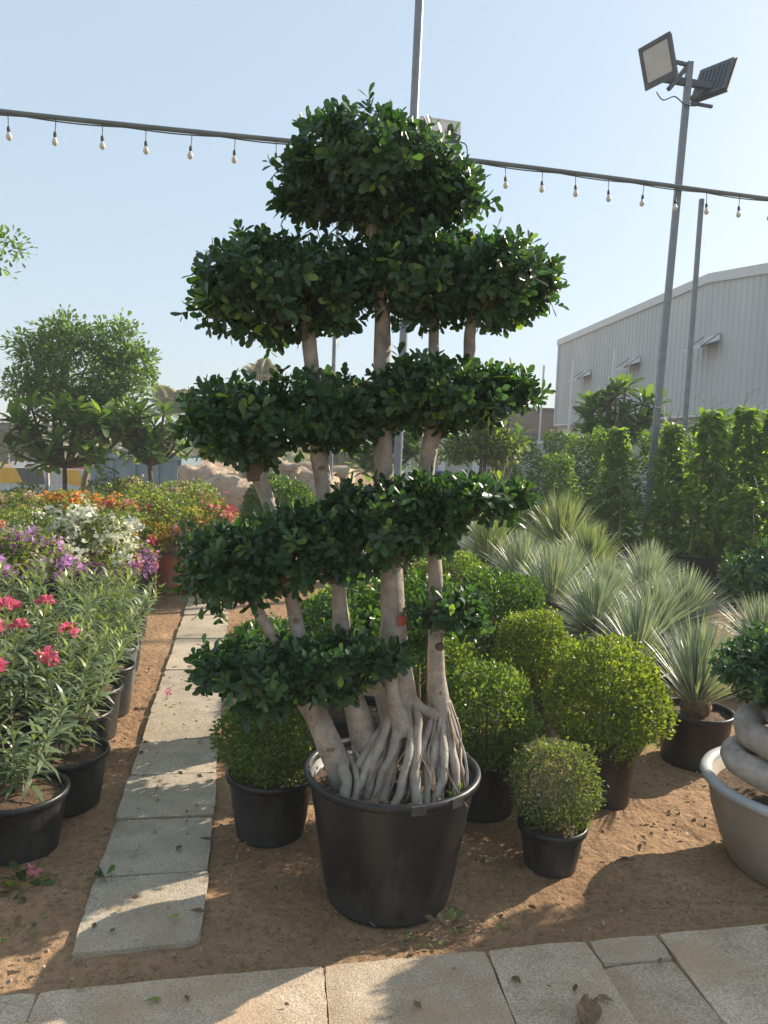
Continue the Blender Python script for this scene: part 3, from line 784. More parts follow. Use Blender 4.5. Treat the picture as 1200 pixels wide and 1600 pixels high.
def rosettes(ells, dens, lsize, n_leaf=(6, 9), flat_bottom=.55, depth=.92, seed=0.0, rmin=.62, amp=.10):
    """rosettes of leaves over a union of ellipsoids -> arrays P, A, U, size, front score"""
    Ps, As, Us, Ss = [], [], [], []
    for (x, z, rx, rz, y) in ells:
        ry = min(rx * depth, .27)
        area = 4 * math.pi * (((rx * ry) ** 1.6 + (rx * rz) ** 1.6 + (ry * rz) ** 1.6) / 3) ** (1 / 1.6)
        n = int(area * dens)
        d = unit(n)
        keep = (d[:, 2] > -.35) | (RNG.random(n) < flat_bottom)
        d = d[keep]; n = len(d)
        rr = 1 + amp * lump(d, 5, seed + x * 9)
        lay = np.where(RNG.random(n) < .62, RNG.uniform(.9, 1.04, n), RNG.uniform(rmin, .9, n))
        lay = np.where(RNG.random(n) < .05, RNG.uniform(1.04, 1.22, n), lay)
        p = np.array([x, y, z]) + d * np.array([rx, ry, rz]) * (rr * lay)[:, None]
        for (x2, z2, rx2, rz2, y2) in ells:
            if (x2, z2) == (x, z): continue
            q = (p - np.array([x2, y2, z2])) / np.array([rx2, min(rx2 * depth, .27), rz2])
            k = np.linalg.norm(q, axis=1) > .72
            p, d = p[k], d[k]
        nrm = d / np.array([rx, ry, rz]); nrm /= np.linalg.norm(nrm, axis=1, keepdims=True)
        tw = nrm + np.array([0, 0, .35]) + .55 * unit(len(p)); tw /= np.linalg.norm(tw, axis=1, keepdims=True)
        for i in range(len(p)):
            k = random.randint(*n_leaf)
            ph = np.linspace(0, 2 * math.pi * 1.62 * k, k, endpoint=False) + random.random() * 6
            el = np.linspace(R(88), R(34), k) + RNG.normal(0, .18, k)
            t = tw[i]; s = np.cross(t, [0.3, .2, .9]); s /= np.linalg.norm(s); w = np.cross(t, s)
            a = (np.cos(el))[:, None] * t + np.sin(el)[:, None] * (np.cos(ph)[:, None] * s + np.sin(ph)[:, None] * w)
            Ps.append(p[i] + t * (np.linspace(-.035, .012, k))[:, None] * (lsize / .052)); As.append(a)
            Us.append(np.repeat(t[None], k, 0) + .25 * unit(k)); Ss.append(lsize * RNG.uniform(.7, 1.2, k) * np.linspace(1.05, .72, k))
    global ROS
    ROS = np.concatenate([np.full(len(q), i) for i, q in enumerate(Ps)])
    return np.concatenate(Ps), np.concatenate(As), np.concatenate(Us), np.concatenate(Ss)

SINGLE_PER = [34, 34, 32, 34, 30, 28, 22, 30, 28, 16, 12]
for gi, ells in enumerate(PADS):
    sh = 1.0 if gi < 5 else .45
    ells = [(x, z - (.012 if gi in (0, 1, 2, 3) else 0), rx - .026 * sh, rz - (.018 if gi in (1, 2, 3) else .036) * sh, y) for x, z, rx, rz, y in ells]
    P, A, U, S = rosettes(ells, 860 if gi < 6 else 620, .053, seed=gi * 1.3, amp=.10 if gi < 6 else .15)
    nr = ROS.max() + 1
    base = RNG.beta(1.8, 2.4, nr) * .8; base = np.where(RNG.random(nr) < .07, RNG.uniform(.86, .98, nr), base)
    rnd = np.clip(base[ROS] + RNG.normal(0, .07, len(P)), 0, 1)
    a, s, nn = frames(A, U)
    view = CAMP - P; view /= np.linalg.norm(view, axis=1, keepdims=True)
    c0 = np.mean([(e[0], e[4], e[1]) for e in ells], 0)
    out = P - c0; front = -(out[:, 1]) / .2
    score = np.abs((nn * view).sum(1)) * S / .052 + .9 * front + RNG.uniform(0, .25, len(P))
    pick = np.argsort(-score)[:SINGLE_PER[gi]]
    mask = np.ones(len(P), bool); mask[pick] = False
    me = leaf_mesh('foliage', P[mask] - OFF, A[mask], U[mask], S[mask], 'obovate', M['ficus'], rnd[mask])
    pad = obj('foliage', me, ficus); tag(pad, kind='stuff')
    for i in pick:
        o = bpy.data.objects.new('leaf', fic_leaf); COL.objects.link(o); o.parent = pad
        o.matrix_local = frame_matrix(P[i] - OFF, a[i], s[i], nn[i], float(S[i]))
    # branchlets fanning out inside the pad
    mb = MB()
    ex, ez, erx, erz, ey = ells[0]
    for (ex, ez, erx, erz, ey) in ells:
        for k in range(9 if erx > .15 else 4):
            d = unit(1)[0]; d[2] = abs(d[2]) * .9 - .15
            st = np.array([ex * .75 + c0[0] * .25, ey, ez - erz * .85]); en = np.array([ex, ey, ez]) + d * np.array([erx, min(erx, .25), erz]) * .82
            mid = st * .5 + en * .5 + np.array([random.uniform(-.02, .02), random.uniform(-.02, .02), .0])
            sp, sr = spline([st - OFF, mid - OFF, en - OFF], [.009, .006, .003], 4)
            mb.tube(sp, sr, 5, False)
    tag(mb.build('branchlets', M['twig'], ficus, True), kind='stuff')

# ------------------------------------------------------------------ clipped ball shrubs
def ball_mesh(name, n, mat, seed, rough=.085, lsize=.085, squash=1.0):
    d = unit(n)
    rr = 1 + rough * lump(d, 5, seed) + .03 * np.sin(d[:, 0] * 17 + seed) * np.sin(d[:, 1] * 15) * np.cos(d[:, 2] * 16)
    lay = np.where(RNG.random(n) < .6, RNG.uniform(.93, 1.03, n), RNG.uniform(.6, .93, n))
    lay = np.where(RNG.random(n) < .04, RNG.uniform(1.02, 1.16, n), lay)
    p = d * (rr * lay)[:, None] * np.array([1, 1, squash])
    a = d * .8 + unit(n) * .9 + np.array([0, 0, .3])
    rnd = np.clip(RNG.beta(2.2, 2.4, n) * .9 + .12 * lump(d, 7, seed * 3) * .5, 0, 1)
    return leaf_mesh(name, p, a, unit(n) + d, lsize * RNG.uniform(.65, 1.25, n), 'small', mat, rnd)
BALLS = {k: [ball_mesh('foliage', 11500, M[k], s + i * 2.7, lsize=.086) for i in range(2)] for s, k in enumerate(('ball', 'ballgold', 'balldeep'))}
BALLS['balldry'] = [ball_mesh('foliage', 5200, M['balldry'], 4.4, .09, .10)]
def twig_ball(n, seed, mat='twig', r=.009):
    mb = MB(); rs = random.Random(seed)
    for k in range(n):
        a = rs.uniform(0, 6.28); e = rs.uniform(-.1, 1.3)
        d = Vector((math.cos(a) * math.cos(e), math.sin(a) * math.cos(e), math.sin(e)))
        en = d * rs.uniform(.75, 1.02); mid = en * .5 + Vector((rs.uniform(-.12, .12), rs.uniform(-.12, .12), -.1))
        sp, sr = spline([(rs.uniform(-.06, .06), rs.uniform(-.06, .06), -1.05), tuple(mid + Vector((0, 0, -.25))), tuple(en)], [r * 2.4, r * 1.4, r * .6], 4)
        mb.tube(sp, sr, 5, False)
        for q in range(2):
            e2 = en + Vector((rs.uniform(-.3, .3), rs.uniform(-.3, .3), rs.uniform(-.1, .3)))
            if e2.length > 1.05: e2 *= 1.05 / e2.length
            mb.tube([tuple(mid.lerp(en, rs.uniform(.2, .8))), tuple(e2)], [r * .7, r * .4], 4, False)
    return mb.mesh('branches', M[mat], True)
TWB = twig_ball(16, 3); TWD = twig_ball(60, 8, 'greytwig', .011)
def ball_shrub(label, x, y, z, r, mat, pot_r, pot_h, var=0, potmat='black', sq=1.0, twd=False):
    t = thing('ball_shrub', label, 'shrub', (x, y, 0), random.uniform(0, 6.28), 'clipped ball shrubs in nursery pots')
    add_pot(t, pot_r, pot_r * .8, pot_h, potmat, .011)
    f = obj('foliage', BALLS[mat][var % len(BALLS[mat])], t, (0, 0, z), (0, 0, random.uniform(0, 6)), (r, r, r * sq)); tag(f, kind='stuff')
    obj('branches', TWD if twd else TWB, t, (0, 0, z), (0, 0, random.uniform(0, 6)), (r, r, r))
    return t
ball_shrub('round clipped shrub in black pot beside the slab path, left of the big ficus pot', -.42, 3.06, .41, .205, 'ball', .175, .265, 0)
ball_shrub('clipped round shrub in black pot right behind the big ficus pot', .49, 3.34, .415, .225, 'ball', .175, .27, 1)
ball_shrub('small scruffy shrub with bare grey twigs in front of the other ball shrubs', .70, 2.88, .325, .168, 'balldry', .125, .18, twd=True)
ball_shrub('yellow green ball shrub in tall black pot beside the sunny sand', 1.06, 3.48, .475, .262, 'ballgold', .165, .29, 0)
ball_shrub('yellowish ball shrub touching the back of the tall potted golden one', .86, 4.22, .50, .225, 'ballgold', .16, .28, 1, sq=.95)
ball_shrub('large deep green ball shrub with sunlit right flank next to the spiky plants', .70, 4.65, .56, .32, 'balldeep', .19, .3, 0)
ball_shrub('broad bright green ball shrub near the upper right ficus roots', .50, 5.3, .60, .30, 'ball', .19, .3, 0, sq=.9)
ball_shrub('clipped shrub half hidden behind the right hand ficus trunk', .32, 4.0, .44, .21, 'ball', .17, .27, 1)
ball_shrub('small far ball shrub seen between the two right ficus trunks', .27, 6.15, .66, .24, 'balldeep', .19, .3, 1)
ball_shrub('golden ball shrub farther back behind the right ficus trunk', .42, 5.95, .50, .22, 'ballgold', .18, .28, 0)
ball_shrub('far round bush beside the path, seen over the lower left foliage', -1.12, 8.1, .86, .36, 'balldeep', .2, .3, 1, sq=1.1)
ball_shrub('far yellow bush showing between the ficus trunks near the logs', -.40, 8.9, .82, .27, 'ballgold', .2, .3, 1, sq=1.1)
ball_shrub('low ball shrub beside the path under the left ficus foliage', -.58, 4.05, .45, .215, 'balldeep', .17, .27, 0)

# broad-leaved ficus bushes behind
def ficus_bush(label, x, y, ells, dens, ls, pr, ph, mat='ficus', singles=0, potmat='black'):
    t = thing('ficus_bush', label, 'shrub', (x, y, 0), 0, 'leafy ficus bushes')
    add_pot(t, pr, pr * .8, ph, potmat)
    P, A, U, S = rosettes(ells, dens, ls, rmin=.5)
    rnd = np.clip(RNG.beta(2, 2, len(P)), 0, .97)
    f = obj('foliage', leaf_mesh('foliage', P, A, U, S, 'obovate', M[mat], rnd), t); tag(f, kind='stuff')
    mb = MB()
    for k in range(6):
        e = random.choice(ells)
        sp, sr = spline([(0, 0, ph * .8), (e[0] * .4, e[4] * .4, e[1] * .6), (e[0] + random.uniform(-.05, .05), e[4], e[1])], [.012, .009, .005], 4)
        mb.tube(sp, sr, 6, False)
    mb.build('stems', M['twig'], t, True)
    return t
M['ficuslit'] = leaf_mat('sunlit_ficus_leaf', [(0, (0.02, 0.055, 0.014)), (0.5, (0.05, 0.11, 0.02)), (1, (0.15, 0.22, 0.03))], .35, .4)  # ficus leaf in brighter yellow-green, its sunlit look put into the colour
ficus_bush('bright sunlit ficus bush in black pot directly behind the pale trunks', -.10, 3.75, [(0, .72, .30, .22, 0), (-.12, .62, .2, .2, .0), (.16, .66, .2, .2, 0)], 420, .055, .2, .3, 'ficuslit')
ficus_bush('dark ficus bush at the right edge among the spiky plants', 3.05, 6.1, [(0, .62, .30, .25, 0), (.2, .75, .3, .25, .0)], 380, .06, .2, .3)
ficus_bush('low leafy ficus bush behind the slender right trunk', .22, 3.2, [(0, .92, .16, .13, .1), (-.08, .75, .15, .15, .12)], 420, .05, .14, .24, 'ficuslit')

# ------------------------------------------------------------------ bonsai in the tub, right edge
BX, BY = 1.715, 2.93
bon = thing('bonsai_ficus', 'coiled grey trunk bonsai ficus in round beige tub at right edge', 'bonsai', (BX, BY, 0))
tb = MB().lathe([(.001, 0), (.26, 0), (.275, .015), (.315, .10), (.352, .21), (.37, .31), (.372, .335), (.355, .335), (.33, .25), (.001, .24)], 48).build('pot', M['tub'], bon, True)
MB().lathe([(.355, .325), (.378, .322), (.398, .330), (.402, .345), (.395, .357), (.375, .36), (.356, .352), (.355, .325)], 56).build('rim', M['tubrim'], tb, True)
sme = pot_meshes(.36, .30, .3, 'black')[2]
obj('soil', sme, tb, (0, 0, .285), sc=(1.02, 1.02, 1))
def coil(name, pts, rads): 
    sp, sr = spline(pts, rads, 7); MB().tube(sp, [r * .9 for r in sr], 20, True, .14, seed=2).build(name, M['greybark'], bon, True)
coil('trunk', [(.34, -.02, .30), (.20, -.16, .335), (.02, -.205, .375), (-.14, -.20, .41), (-.27, -.15, .435), (-.325, -.06, .455), (-.28, .03, .47), (-.1, .08, .48), (.12, .08, .48)], [.052, .054, .056, .057, .057, .055, .053, .05, .05])
coil('trunk', [(.34, .0, .46), (.20, -.13, .47), (.02, -.165, .49), (-.12, -.165, .515), (-.225, -.13, .54), (-.275, -.05, .565), (-.235, .03, .60), (-.12, .06, .62), (.05, .04, .62)], [.052, .056, .06, .062, .062, .06, .056, .052, .05])
coil('trunk', [(.16, -.04, .60), (.04, -.12, .60), (-.06, -.14, .605), (-.145, -.10, .625), (-.165, -.02, .66), (-.11, .03, .74), (-.04, .04, .84)], [.05, .058, .068, .075, .066, .05, .04])
coil('trunk', [(.15, .05, .25), (.12, .04, .4), (.14, .03, .6), (.18, .03, .85), (.2, .05, 1.0)], [.06, .055, .05, .045, .03])
BELL = [(-.19, .795, .19, .10, .0), (.0, .72, .22, .15, -.12), (-.04, .845, .24, .10, .02), (.34, .90, .30, .20, .0), (.55, 1.08, .30, .2, .05), (.42, 1.08, .28, .16, .16), (-.02, .62, .12, .10, -.16), (.46, .98, .32, .22, .34), (.55, .85, .28, .22, .1), (.36, .62, .26, .2, -.06)]  # lobes past the right edge are unseen, added to shade the foreground
P, A, U, S = rosettes(BELL, 900, .040, n_leaf=(6, 9))
rnd = np.clip(RNG.beta(2, 2.4, len(P)), 0, .95)
a, s, nn = frames(A, U)
pick = np.argsort(P[:, 1] + P[:, 0] * .9 + RNG.uniform(0, .12, len(P)))[:150]
mask = np.ones(len(P), bool); mask[pick] = False
pad = obj('foliage', leaf_mesh('foliage', P[mask], A[mask], U[mask], S[mask], 'obovate', M['ficus'], rnd[mask]), bon); tag(pad, kind='stuff')
for i in pick:
    o = bpy.data.objects.new('leaf', fic_leaf); COL.objects.link(o); o.parent = pad
    o.matrix_local = frame_matrix(P[i], a[i], s[i], nn[i], float(S[i]))

# ------------------------------------------------------------------ spiky yuccas
def blade_dirs(n, spread):
    i = np.arange(n); ph = i * 2.39996 + RNG.normal(0, .12, n)
    el = np.linspace(R(88), R(spread), n) + RNG.normal(0, .06, n)
    return np.column_stack([np.cos(ph) * np.cos(el), np.sin(ph) * np.cos(el), np.sin(el)])
def yucca_mesh(n, spread, mat, L=1.0):
    d = blade_dirs(n, spread)
    p = d * .03 + np.column_stack([np.zeros(n), np.zeros(n), np.linspace(.06, -.05, n)])
    return leaf_mesh('foliage', p, d + .04 * unit(n), np.array([[0, 0, 1.]]) + .5 * unit(n), L * RNG.uniform(.75, 1.08, n), 'blade', mat, smooth=False)
YM = [yucca_mesh(760, -14, M['yucca']), yucca_mesh(720, -8, M['yucca']), yucca_mesh(800, -16, M['yuccag'])]
blade1 = single_leaf_mesh('blade', 'blade', M['yucca1'])
stumpm = MB().lathe([(.05, -.12), (.07, -.05), (.085, .0), (.07, .05), (.03, .10), (.001, .11)], 14, wob=.05).mesh('stump', M['chip'], True)
def yucca(label, x, y, z, L, var, pr=.19, ph=.3, singles=False, spread=25):
    t = thing('yucca_plant', label, 'plant', (x, y, 0), random.uniform(0, 6), 'spiky yuccas in pots')
    add_pot(t, pr, pr * .86, ph)
    obj('stump', stumpm, t, (0, 0, z), sc=L / .42)
    if singles:
        n = 280; d = blade_dirs(n, spread) + .03 * unit(n); a, s, nn = frames(d, np.array([[0, 0, 1.]]) + .5 * unit(n))
        for i in range(n):
            o = bpy.data.objects.new('blade', blade1); COL.objects.link(o); o.parent = t
            m = frame_matrix((d[i] * .04 + np.array([0, 0, z + .05 - .08 * i / n])), a[i], s[i], nn[i], L * random.uniform(.8, 1.08))
            o.matrix_local = m @ Matrix.Diagonal((1, 1.15, 1, 1))
    else:
        f = obj('foliage', YM[var], t, (0, 0, z), (0, 0, random.uniform(0, 6)), L * 1.0); tag(f, kind='stuff')
    return t
yucca('spiky grey green yucca in black pot on sunny sand beside the bonsai tub', 1.69, 3.98, .30, .42, 0, .185, .285, True, 34)
yucca('spiky yucca in black pot just behind the golden ball shrub', 1.62, 4.72, .32, .40, 1, .18, .29, True, 20)
yucca('silvery yucca between the ball shrubs and the pots of climbers, second row', 1.52, 5.35, .36, .42, 0)
yucca('wide silver yucca in front of the dark bush at the right edge', 2.30, 5.75, .36, .42, 1)
yucca('dense silver yucca leaning over the deep green ball shrub', 1.36, 6.05, .40, .47, 0)
yucca('silver yucca right at the foot of the floodlight pole', 2.35, 6.75, .34, .42, 1)
yucca('green yucca in front of the largest yucca', 2.02, 7.45, .42, .52, 2)
yucca('largest green yucca at the back of the spiky plants', 1.98, 8.45, .52, .64, 2)
yucca('green yucca farthest left, beside the ficus foliage', 1.10, 7.85, .50, .52, 2)
yucca('silver yucca partly hidden behind the bonsai foliage', 2.60, 5.15, .32, .38, 1)
yucca('pale yucca behind the deep green ball shrub', 1.25, 6.85, .44, .46, 0)
yucca('silver yucca behind the two potted ones nearest the camera', 1.98, 5.45, .34, .42, 0)
yucca('silver yucca tucked below the green yuccas at the back', 1.68, 6.95, .36, .46, 1)
yucca('silver yucca to the right of the back green yuccas', 2.62, 7.5, .34, .44, 0)
yucca('silver yucca in the middle of the spiky plants', 1.88, 6.35, .34, .42, 1)

# ------------------------------------------------------------------ potted climbers on canes (right, behind)
def column_leaves(n, r, z0, z1, mat, ls, shape='heart', taper=.25, seed=0.):
    z = RNG.uniform(0, 1, n); a = RNG.uniform(0, 2 * math.pi, n)
    prof = (1 - taper * z ** 2.2) * (1 + .26 * np.sin(z * 13 + seed + 2 * np.cos(a)) + .2 * np.sin(a * 3 + z * 9 + seed))
    rr = r * prof * np.sqrt(RNG.uniform(.12, 1.05, n))
    p = np.column_stack([rr * np.cos(a), rr * np.sin(a), z0 + (z1 - z0) * z + RNG.normal(0, .02, n)])
    A = np.column_stack([np.cos(a), np.sin(a), RNG.uniform(-.9, .2, n)]) + .6 * unit(n)
    rnd = np.clip(RNG.beta(2, 2.4, n) * .8 + .3 * np.clip(z - .75, 0, 1), 0, 1)
    return leaf_mesh('foliage', p, A, unit(n) * .6 + np.array([0, 0, 1.]), ls * RNG.uniform(.6, 1.25, n), shape, mat, rnd)
VM = [column_leaves(1500, .27, .34, 2.15, M['vine'], .095, taper=.72, seed=i * 2.1) for i in range(3)]
HM = [column_leaves(3300, .40, .30, 2.0, M['hedge'], .068, 'small', .55, seed=i * 1.7) for i in range(3)]
def shoots(h, n, mat):
    mb = MB()
    for k in range(n):
        x, y = random.uniform(-.1, .1), random.uniform(-.1, .1); dx = random.uniform(-.25, .25)
        sp, sr = spline([(x, y, h - .2), (x + dx * .3, y, h + .08), (x + dx, y + .03, h + random.uniform(.12, .3)), (x + dx * 1.6, y, h + random.uniform(.05, .22))], [.004, .0035, .003, .002], 4)
        mb.tube(sp, sr, 4, False)
    return mb.mesh('tendrils', mat, True)
TEN = [shoots(2.1, 3, M['stem']) for i in range(2)]
def climber(label, x, y, sc, var, pr=.30, ph=.36, kind='vine'):
    t = thing('potted_climber' if kind == 'vine' else 'screen_shrub', label, 'climber' if kind == 'vine' else 'shrub', (x, y, 0), random.uniform(0, 6), 'potted climbers and screen plants along the back right')
    add_pot(t, pr, pr * .82, ph)
    me = (VM if kind == 'vine' else HM)[var % 3]
    f = obj('foliage', me, t, rot=(0, 0, random.uniform(0, 6)), sc=(sc ** .5, sc ** .5, sc)); tag(f, kind='stuff')
    if kind == 'vine':
        obj('tendrils', TEN[var % 2], t, sc=(1, 1, sc))
        for (cx, cy) in ((-.13, -.15), (.14, -.14)):
            MB().tube([(cx, cy, .25), (cx * .8, cy * .7, 1.0 * sc), (cx * .4, cy * .4, 2.0 * sc)], [.011, .01, .008], 7, True).build('cane', M['cane'], t, True)
    return t
climber('bushy climber in black pot just right of the floodlight pole foot', 3.86, 10.45, .96, 0)
climber('yellow green climber on two canes in wide black pot', 4.14, 9.92, 1.03, 1, .33, .38)
climber('tall climber on canes second from the right edge', 4.62, 10.0, 1.06, 2)
climber('tall climber cut off by the right edge', 4.88, 9.75, 1.04, 0)
climber('short leafy climber on pale canes in front at the right', 4.28, 9.05, .60, 1, .24, .3)
climber('low climber at the right edge above the dark ficus bush', 4.62, 8.9, .62, 2, .24, .3)
climber('climber in black pot at the left of the floodlight pole', 3.35, 11.2, .93, 2, .32, .36)
for lb, x, y, s, v in (('dark screen shrub nearest the warehouse corner, farthest left of the row', 2.35, 13.2, .93, 0), ('screen shrub second from the left of the green row', 2.85, 12.9, .99, 1),
                       ('dense screen shrub in the middle of the green row', 3.05, 12.0, .96, 2), ('screen shrub under the frangipani leaves', 3.5, 12.2, 1.02, 0),
                       ('shaded screen shrub behind the floodlight pole', 4.0, 11.6, 1.0, 1), ('screen shrub in deep shade between two climbers', 4.5, 11.4, .98, 2),
                       ('screen shrub behind the yellow green climber', 4.95, 11.0, 1.04, 0), ('rearmost screen shrub at the right edge', 5.5, 11.2, 1.02, 1),
                       ('feathery grey green screen shrub beside the small tree', 1.95, 12.4, .72, 2), ('low screen shrub behind the largest yucca', 2.55, 11.3, .8, 1)):
    climber(lb, x, y, s, v, kind='hedge')

# ------------------------------------------------------------------ frangipanis
def heads(n, rx, ry, z0, z1):
    return [(random.uniform(-rx, rx), random.uniform(-ry, ry), random.uniform(z0, z1)) for _ in range(n)]
paddle = single_leaf_mesh('leaf', 'paddle', M['frang'])
def frangipani(label, x, y, h, heads, L=.28, trunk_r=.035, nl0=13, bark='limb', group='frangipani trees'):
    t = thing('frangipani_tree', label, 'tree', (x, y, 0), 0, group)
    tp = (random.uniform(-.05, .05), 0, h * .55)
    MB().tube(*spline([(0, 0, 0), (random.uniform(-.04, .04), 0, h * .3), tp], [trunk_r, trunk_r * .85, trunk_r * .75], 5), 10, True, .15).build('trunk', M[bark], t, True)
    for (hx, hy, hz) in heads:
        en = np.array([hx, hy, hz])
        sp, sr = spline([tp, (tp[0] * .4 + hx * .6, hy * .6, h * .55 + (hz - h * .55) * .35), (hx, hy, hz)], [trunk_r * .7, trunk_r * .5, trunk_r * .42], 5)
        MB().tube(sp, sr, 8, True, .1).build('limb', M[bark], t, True)
        ax = np.array([hx * .5, hy * .5, .8]); ax /= np.linalg.norm(ax); s0 = np.cross(ax, [.2, .9, .1]); s0 /= np.linalg.norm(s0); w0 = np.cross(ax, s0)
        nl = int(nl0 * 1.35)
        for k in range(nl):
            ph = k * 2.4 + random.random() * .4; el = R(25 + 85 * (1 - k / nl)) + random.uniform(-.15, .15)
            d = math.cos(el) * ax + math.sin(el) * (math.cos(ph) * s0 + math.sin(ph) * w0)
            a, s, nn = frames(d[None], ax[None] + .2 * unit(1))
            o = bpy.data.objects.new('leaf', paddle); COL.objects.link(o); o.parent = t
            o.matrix_local = frame_matrix(en - ax * .06 * (1 - k / nl), a[0], s[0], nn[0], L * random.uniform(.75, 1.12))
    return t
frangipani('frangipani with dark drooping paddle leaves under the left tree', -4.55, 10.9, 2.1, heads(16, .75, .35, 1.2, 2.0) + [(-.7, 0, 1.75), (-.45, -.2, 1.45), (-.2, .1, 1.8), (0, -.2, 1.5), (.25, 0, 1.75), (.35, -.2, 1.35), (-.55, .2, 1.95), (.1, .2, 2.0), (-.1, -.35, 1.25), (-.7, -.1, 1.35), (.45, .1, 1.6)], .32, .04, 14, 'darkbark')
frangipani('frangipani with two dark stems in front of the blue grey skip', -3.52, 11.5, 2.2, heads(12, .42, .3, 1.35, 2.0) + [(-.35, 0, 1.7), (-.1, -.2, 1.95), (.2, 0, 2.0), (.4, -.1, 1.75), (0, .1, 1.6), (.15, -.3, 1.4), (-.2, -.2, 1.45), (.38, .2, 1.45)], .30, .045, 14, 'darkbark')
frangipani('tall frangipani in front of the warehouse wall, left of the floodlight pole', 4.1, 14.0, 2.9, heads(12, .6, .3, 1.9, 2.7) + [(-.5, 0, 2.25), (-.25, 0, 2.35), (0, 0, 2.75), (.2, .1, 2.85), (.5, 0, 2.6), (.72, 0, 2.55), (.1, -.2, 2.35), (-.1, .1, 2.6), (.35, -.2, 2.2), (-.45, -.1, 1.95), (.6, -.1, 2.25), (.05, -.3, 2.0)], .36, .05, 15)
frangipani('frangipani with glossy leaves between the two lamp poles and climbers', 5.3, 13.0, 2.4, heads(9, .5, .3, 1.6, 2.2) + [(-.35, 0, 1.95), (0, 0, 2.25), (.3, 0, 2.15), (-.15, -.2, 1.85), (.15, -.2, 1.9), (.5, .1, 1.85), (-.45, -.1, 1.65)], .34, .05, 14)
frangipani('frangipani showing behind the gap between the central ficus trunks', -.15, 13.0, 2.2, heads(10, .6, .3, 1.2, 2.0) + [(-.3, 0, 1.9), (.05, 0, 1.7), (.3, 0, 1.95), (0, -.2, 1.45), (.5, 0, 1.6), (-.1, .1, 2.1), (.75, .1, 1.9), (.6, -.1, 1.5)], .36, .05, 14, 'darkbark')
frangipani('frangipani with upright leaves right of the central ficus pads', 1.75, 11.8, 1.9, [(-.2, 0, 1.95), (.1, 0, 2.15), (.25, -.1, 1.85), (0, -.2, 1.7)], .30, .04, 13)

# ------------------------------------------------------------------ trees (left tree, small tree, branch, palms)
def leafy_crown(blobs, n, ls, mat, shape='obovate', clump=9):
    P, A, U = [], [], []
    w = np.array([b[3] * b[4] * b[5] for b in blobs]) ** .67; w /= w.sum()
    for b, ww in zip(blobs, w):
        k = int(n * ww / clump) + 1
        d = unit(k); rr = np.cbrt(RNG.uniform(.12, 1.1, k)) * (1 + .12 * lump(d, 6, b[0]))
        c = np.array(b[:3]) + d * rr[:, None] * np.array(b[3:6])
        for i in range(k):
            q = unit(clump); P.append(c[i] + q * ls * 1.5 * RNG.uniform(.2, 1, (clump, 1))); A.append(d[i] * .5 + q + np.array([0, 0, -.1])); U.append(np.array([0, 0, 1.]) + .7 * unit(clump))
    P, A, U = map(np.concatenate, (P, A, U))
    return leaf_mesh('crown', P, A, U, ls * RNG.uniform(.7, 1.25, len(P)), shape, mat, np.clip(RNG.beta(2, 2.2, len(P)), 0, 1))
lt = thing('leafy_tree', 'round crowned green tree with slim pale trunk standing in the flower beds', 'tree', (-4.72, 12.0, 0))
MB().tube(*spline([(0, 0, 0), (-.02, 0, .5), (.04, 0, .95), (.14, 0, 1.25), (.10, 0, 1.5), (.05, 0, 1.9)], [.06, .05, .048, .05, .045, .04], 6), 10, True, .2).build('trunk', M['limb'], lt, True)
blobs = [(0, 0, 2.55, .75, .7, .6), (-.65, 0, 2.6, .5, .5, .45), (.6, 0, 2.55, .5, .5, .45), (.45, 0, 3.0, .38, .4, .35), (-.35, 0, 3.05, .42, .4, .36), (-.85, .1, 2.95, .3, .3, .22), (-.95, 0, 2.3, .35, .4, .2), (.85, 0, 2.75, .28, .3, .25), (.5, -.1, 2.05, .45, .4, .35), (.1, -.2, 1.95, .5, .4, .35), (-.1, 0, 3.2, .2, .2, .2), (-.3, 0, 3.3, .13, .15, .15), (.62, 0, 3.28, .14, .15, .12), (.75, -.3, 1.8, .3, .3, .3), (.35, -.3, 1.65, .3, .3, .25), (-.5, .1, 2.2, .4, .4, .3)]
for b in blobs[:9]:
    MB().tube(*spline([(.05, 0, 1.7), (b[0] * .5, b[1] * .5, 2.0), (b[0], b[1], b[2])], [.03, .02, .008], 5), 7, False, .1).build('limb', M['limb'], lt, True)
o = obj('crown', leafy_crown(blobs, 13000, .085, M['tree'], 'obovate'), lt); tag(o, kind='stuff')
st = thing('leafy_tree', 'small light green tree with two thin brown stems near the white wall', 'tree', (1.45, 11.6, 0))
for dx in (-.03, .05): MB().tube([(dx, 0, 0), (dx * .9, 0, .9), (dx * .6, 0, 1.7)], [.03, .028, .02], 8, True, .15).build('trunk', M['darkbark'], st, True)
o = obj('crown', leafy_crown([(-.15, 0, 1.72, .42, .35, .2), (.25, 0, 1.68, .35, .3, .18), (-.4, 0, 1.6, .25, .25, .15), (.0, 0, 1.9, .25, .25, .15), (.15, 0, 1.55, .15, .15, .18)], 3600, .075, M['boug']), st); tag(o, kind='stuff')
# overhanging twig of a tree beyond the left edge
ob = thing('leafy_tree', 'leafy branch reaching in from the left edge of the sky', 'tree', (-3.58, 5.4, 0))
MB().tube(*spline([(0, 0, 0), (.05, 0, 1.2), (.15, -.05, 2.2), (.5, -.1, 2.75), (.9, -.2, 2.9)], [.06, .05, .035, .02, .006], 6), 9, True, .15).build('trunk', M['limb'], ob, True)
o = obj('crown', leafy_crown([(.35, 0, 2.85, .5, .4, .35), (.0, 0, 2.5, .4, .4, .4), (.85, -.2, 2.84, .27, .2, .12), (1.02, -.25, 2.78, .14, .12, .09), (.95, -.25, 2.65, .10, .1, .1)], 1500, .045, M['tree'], clump=5), ob); tag(o, kind='stuff')

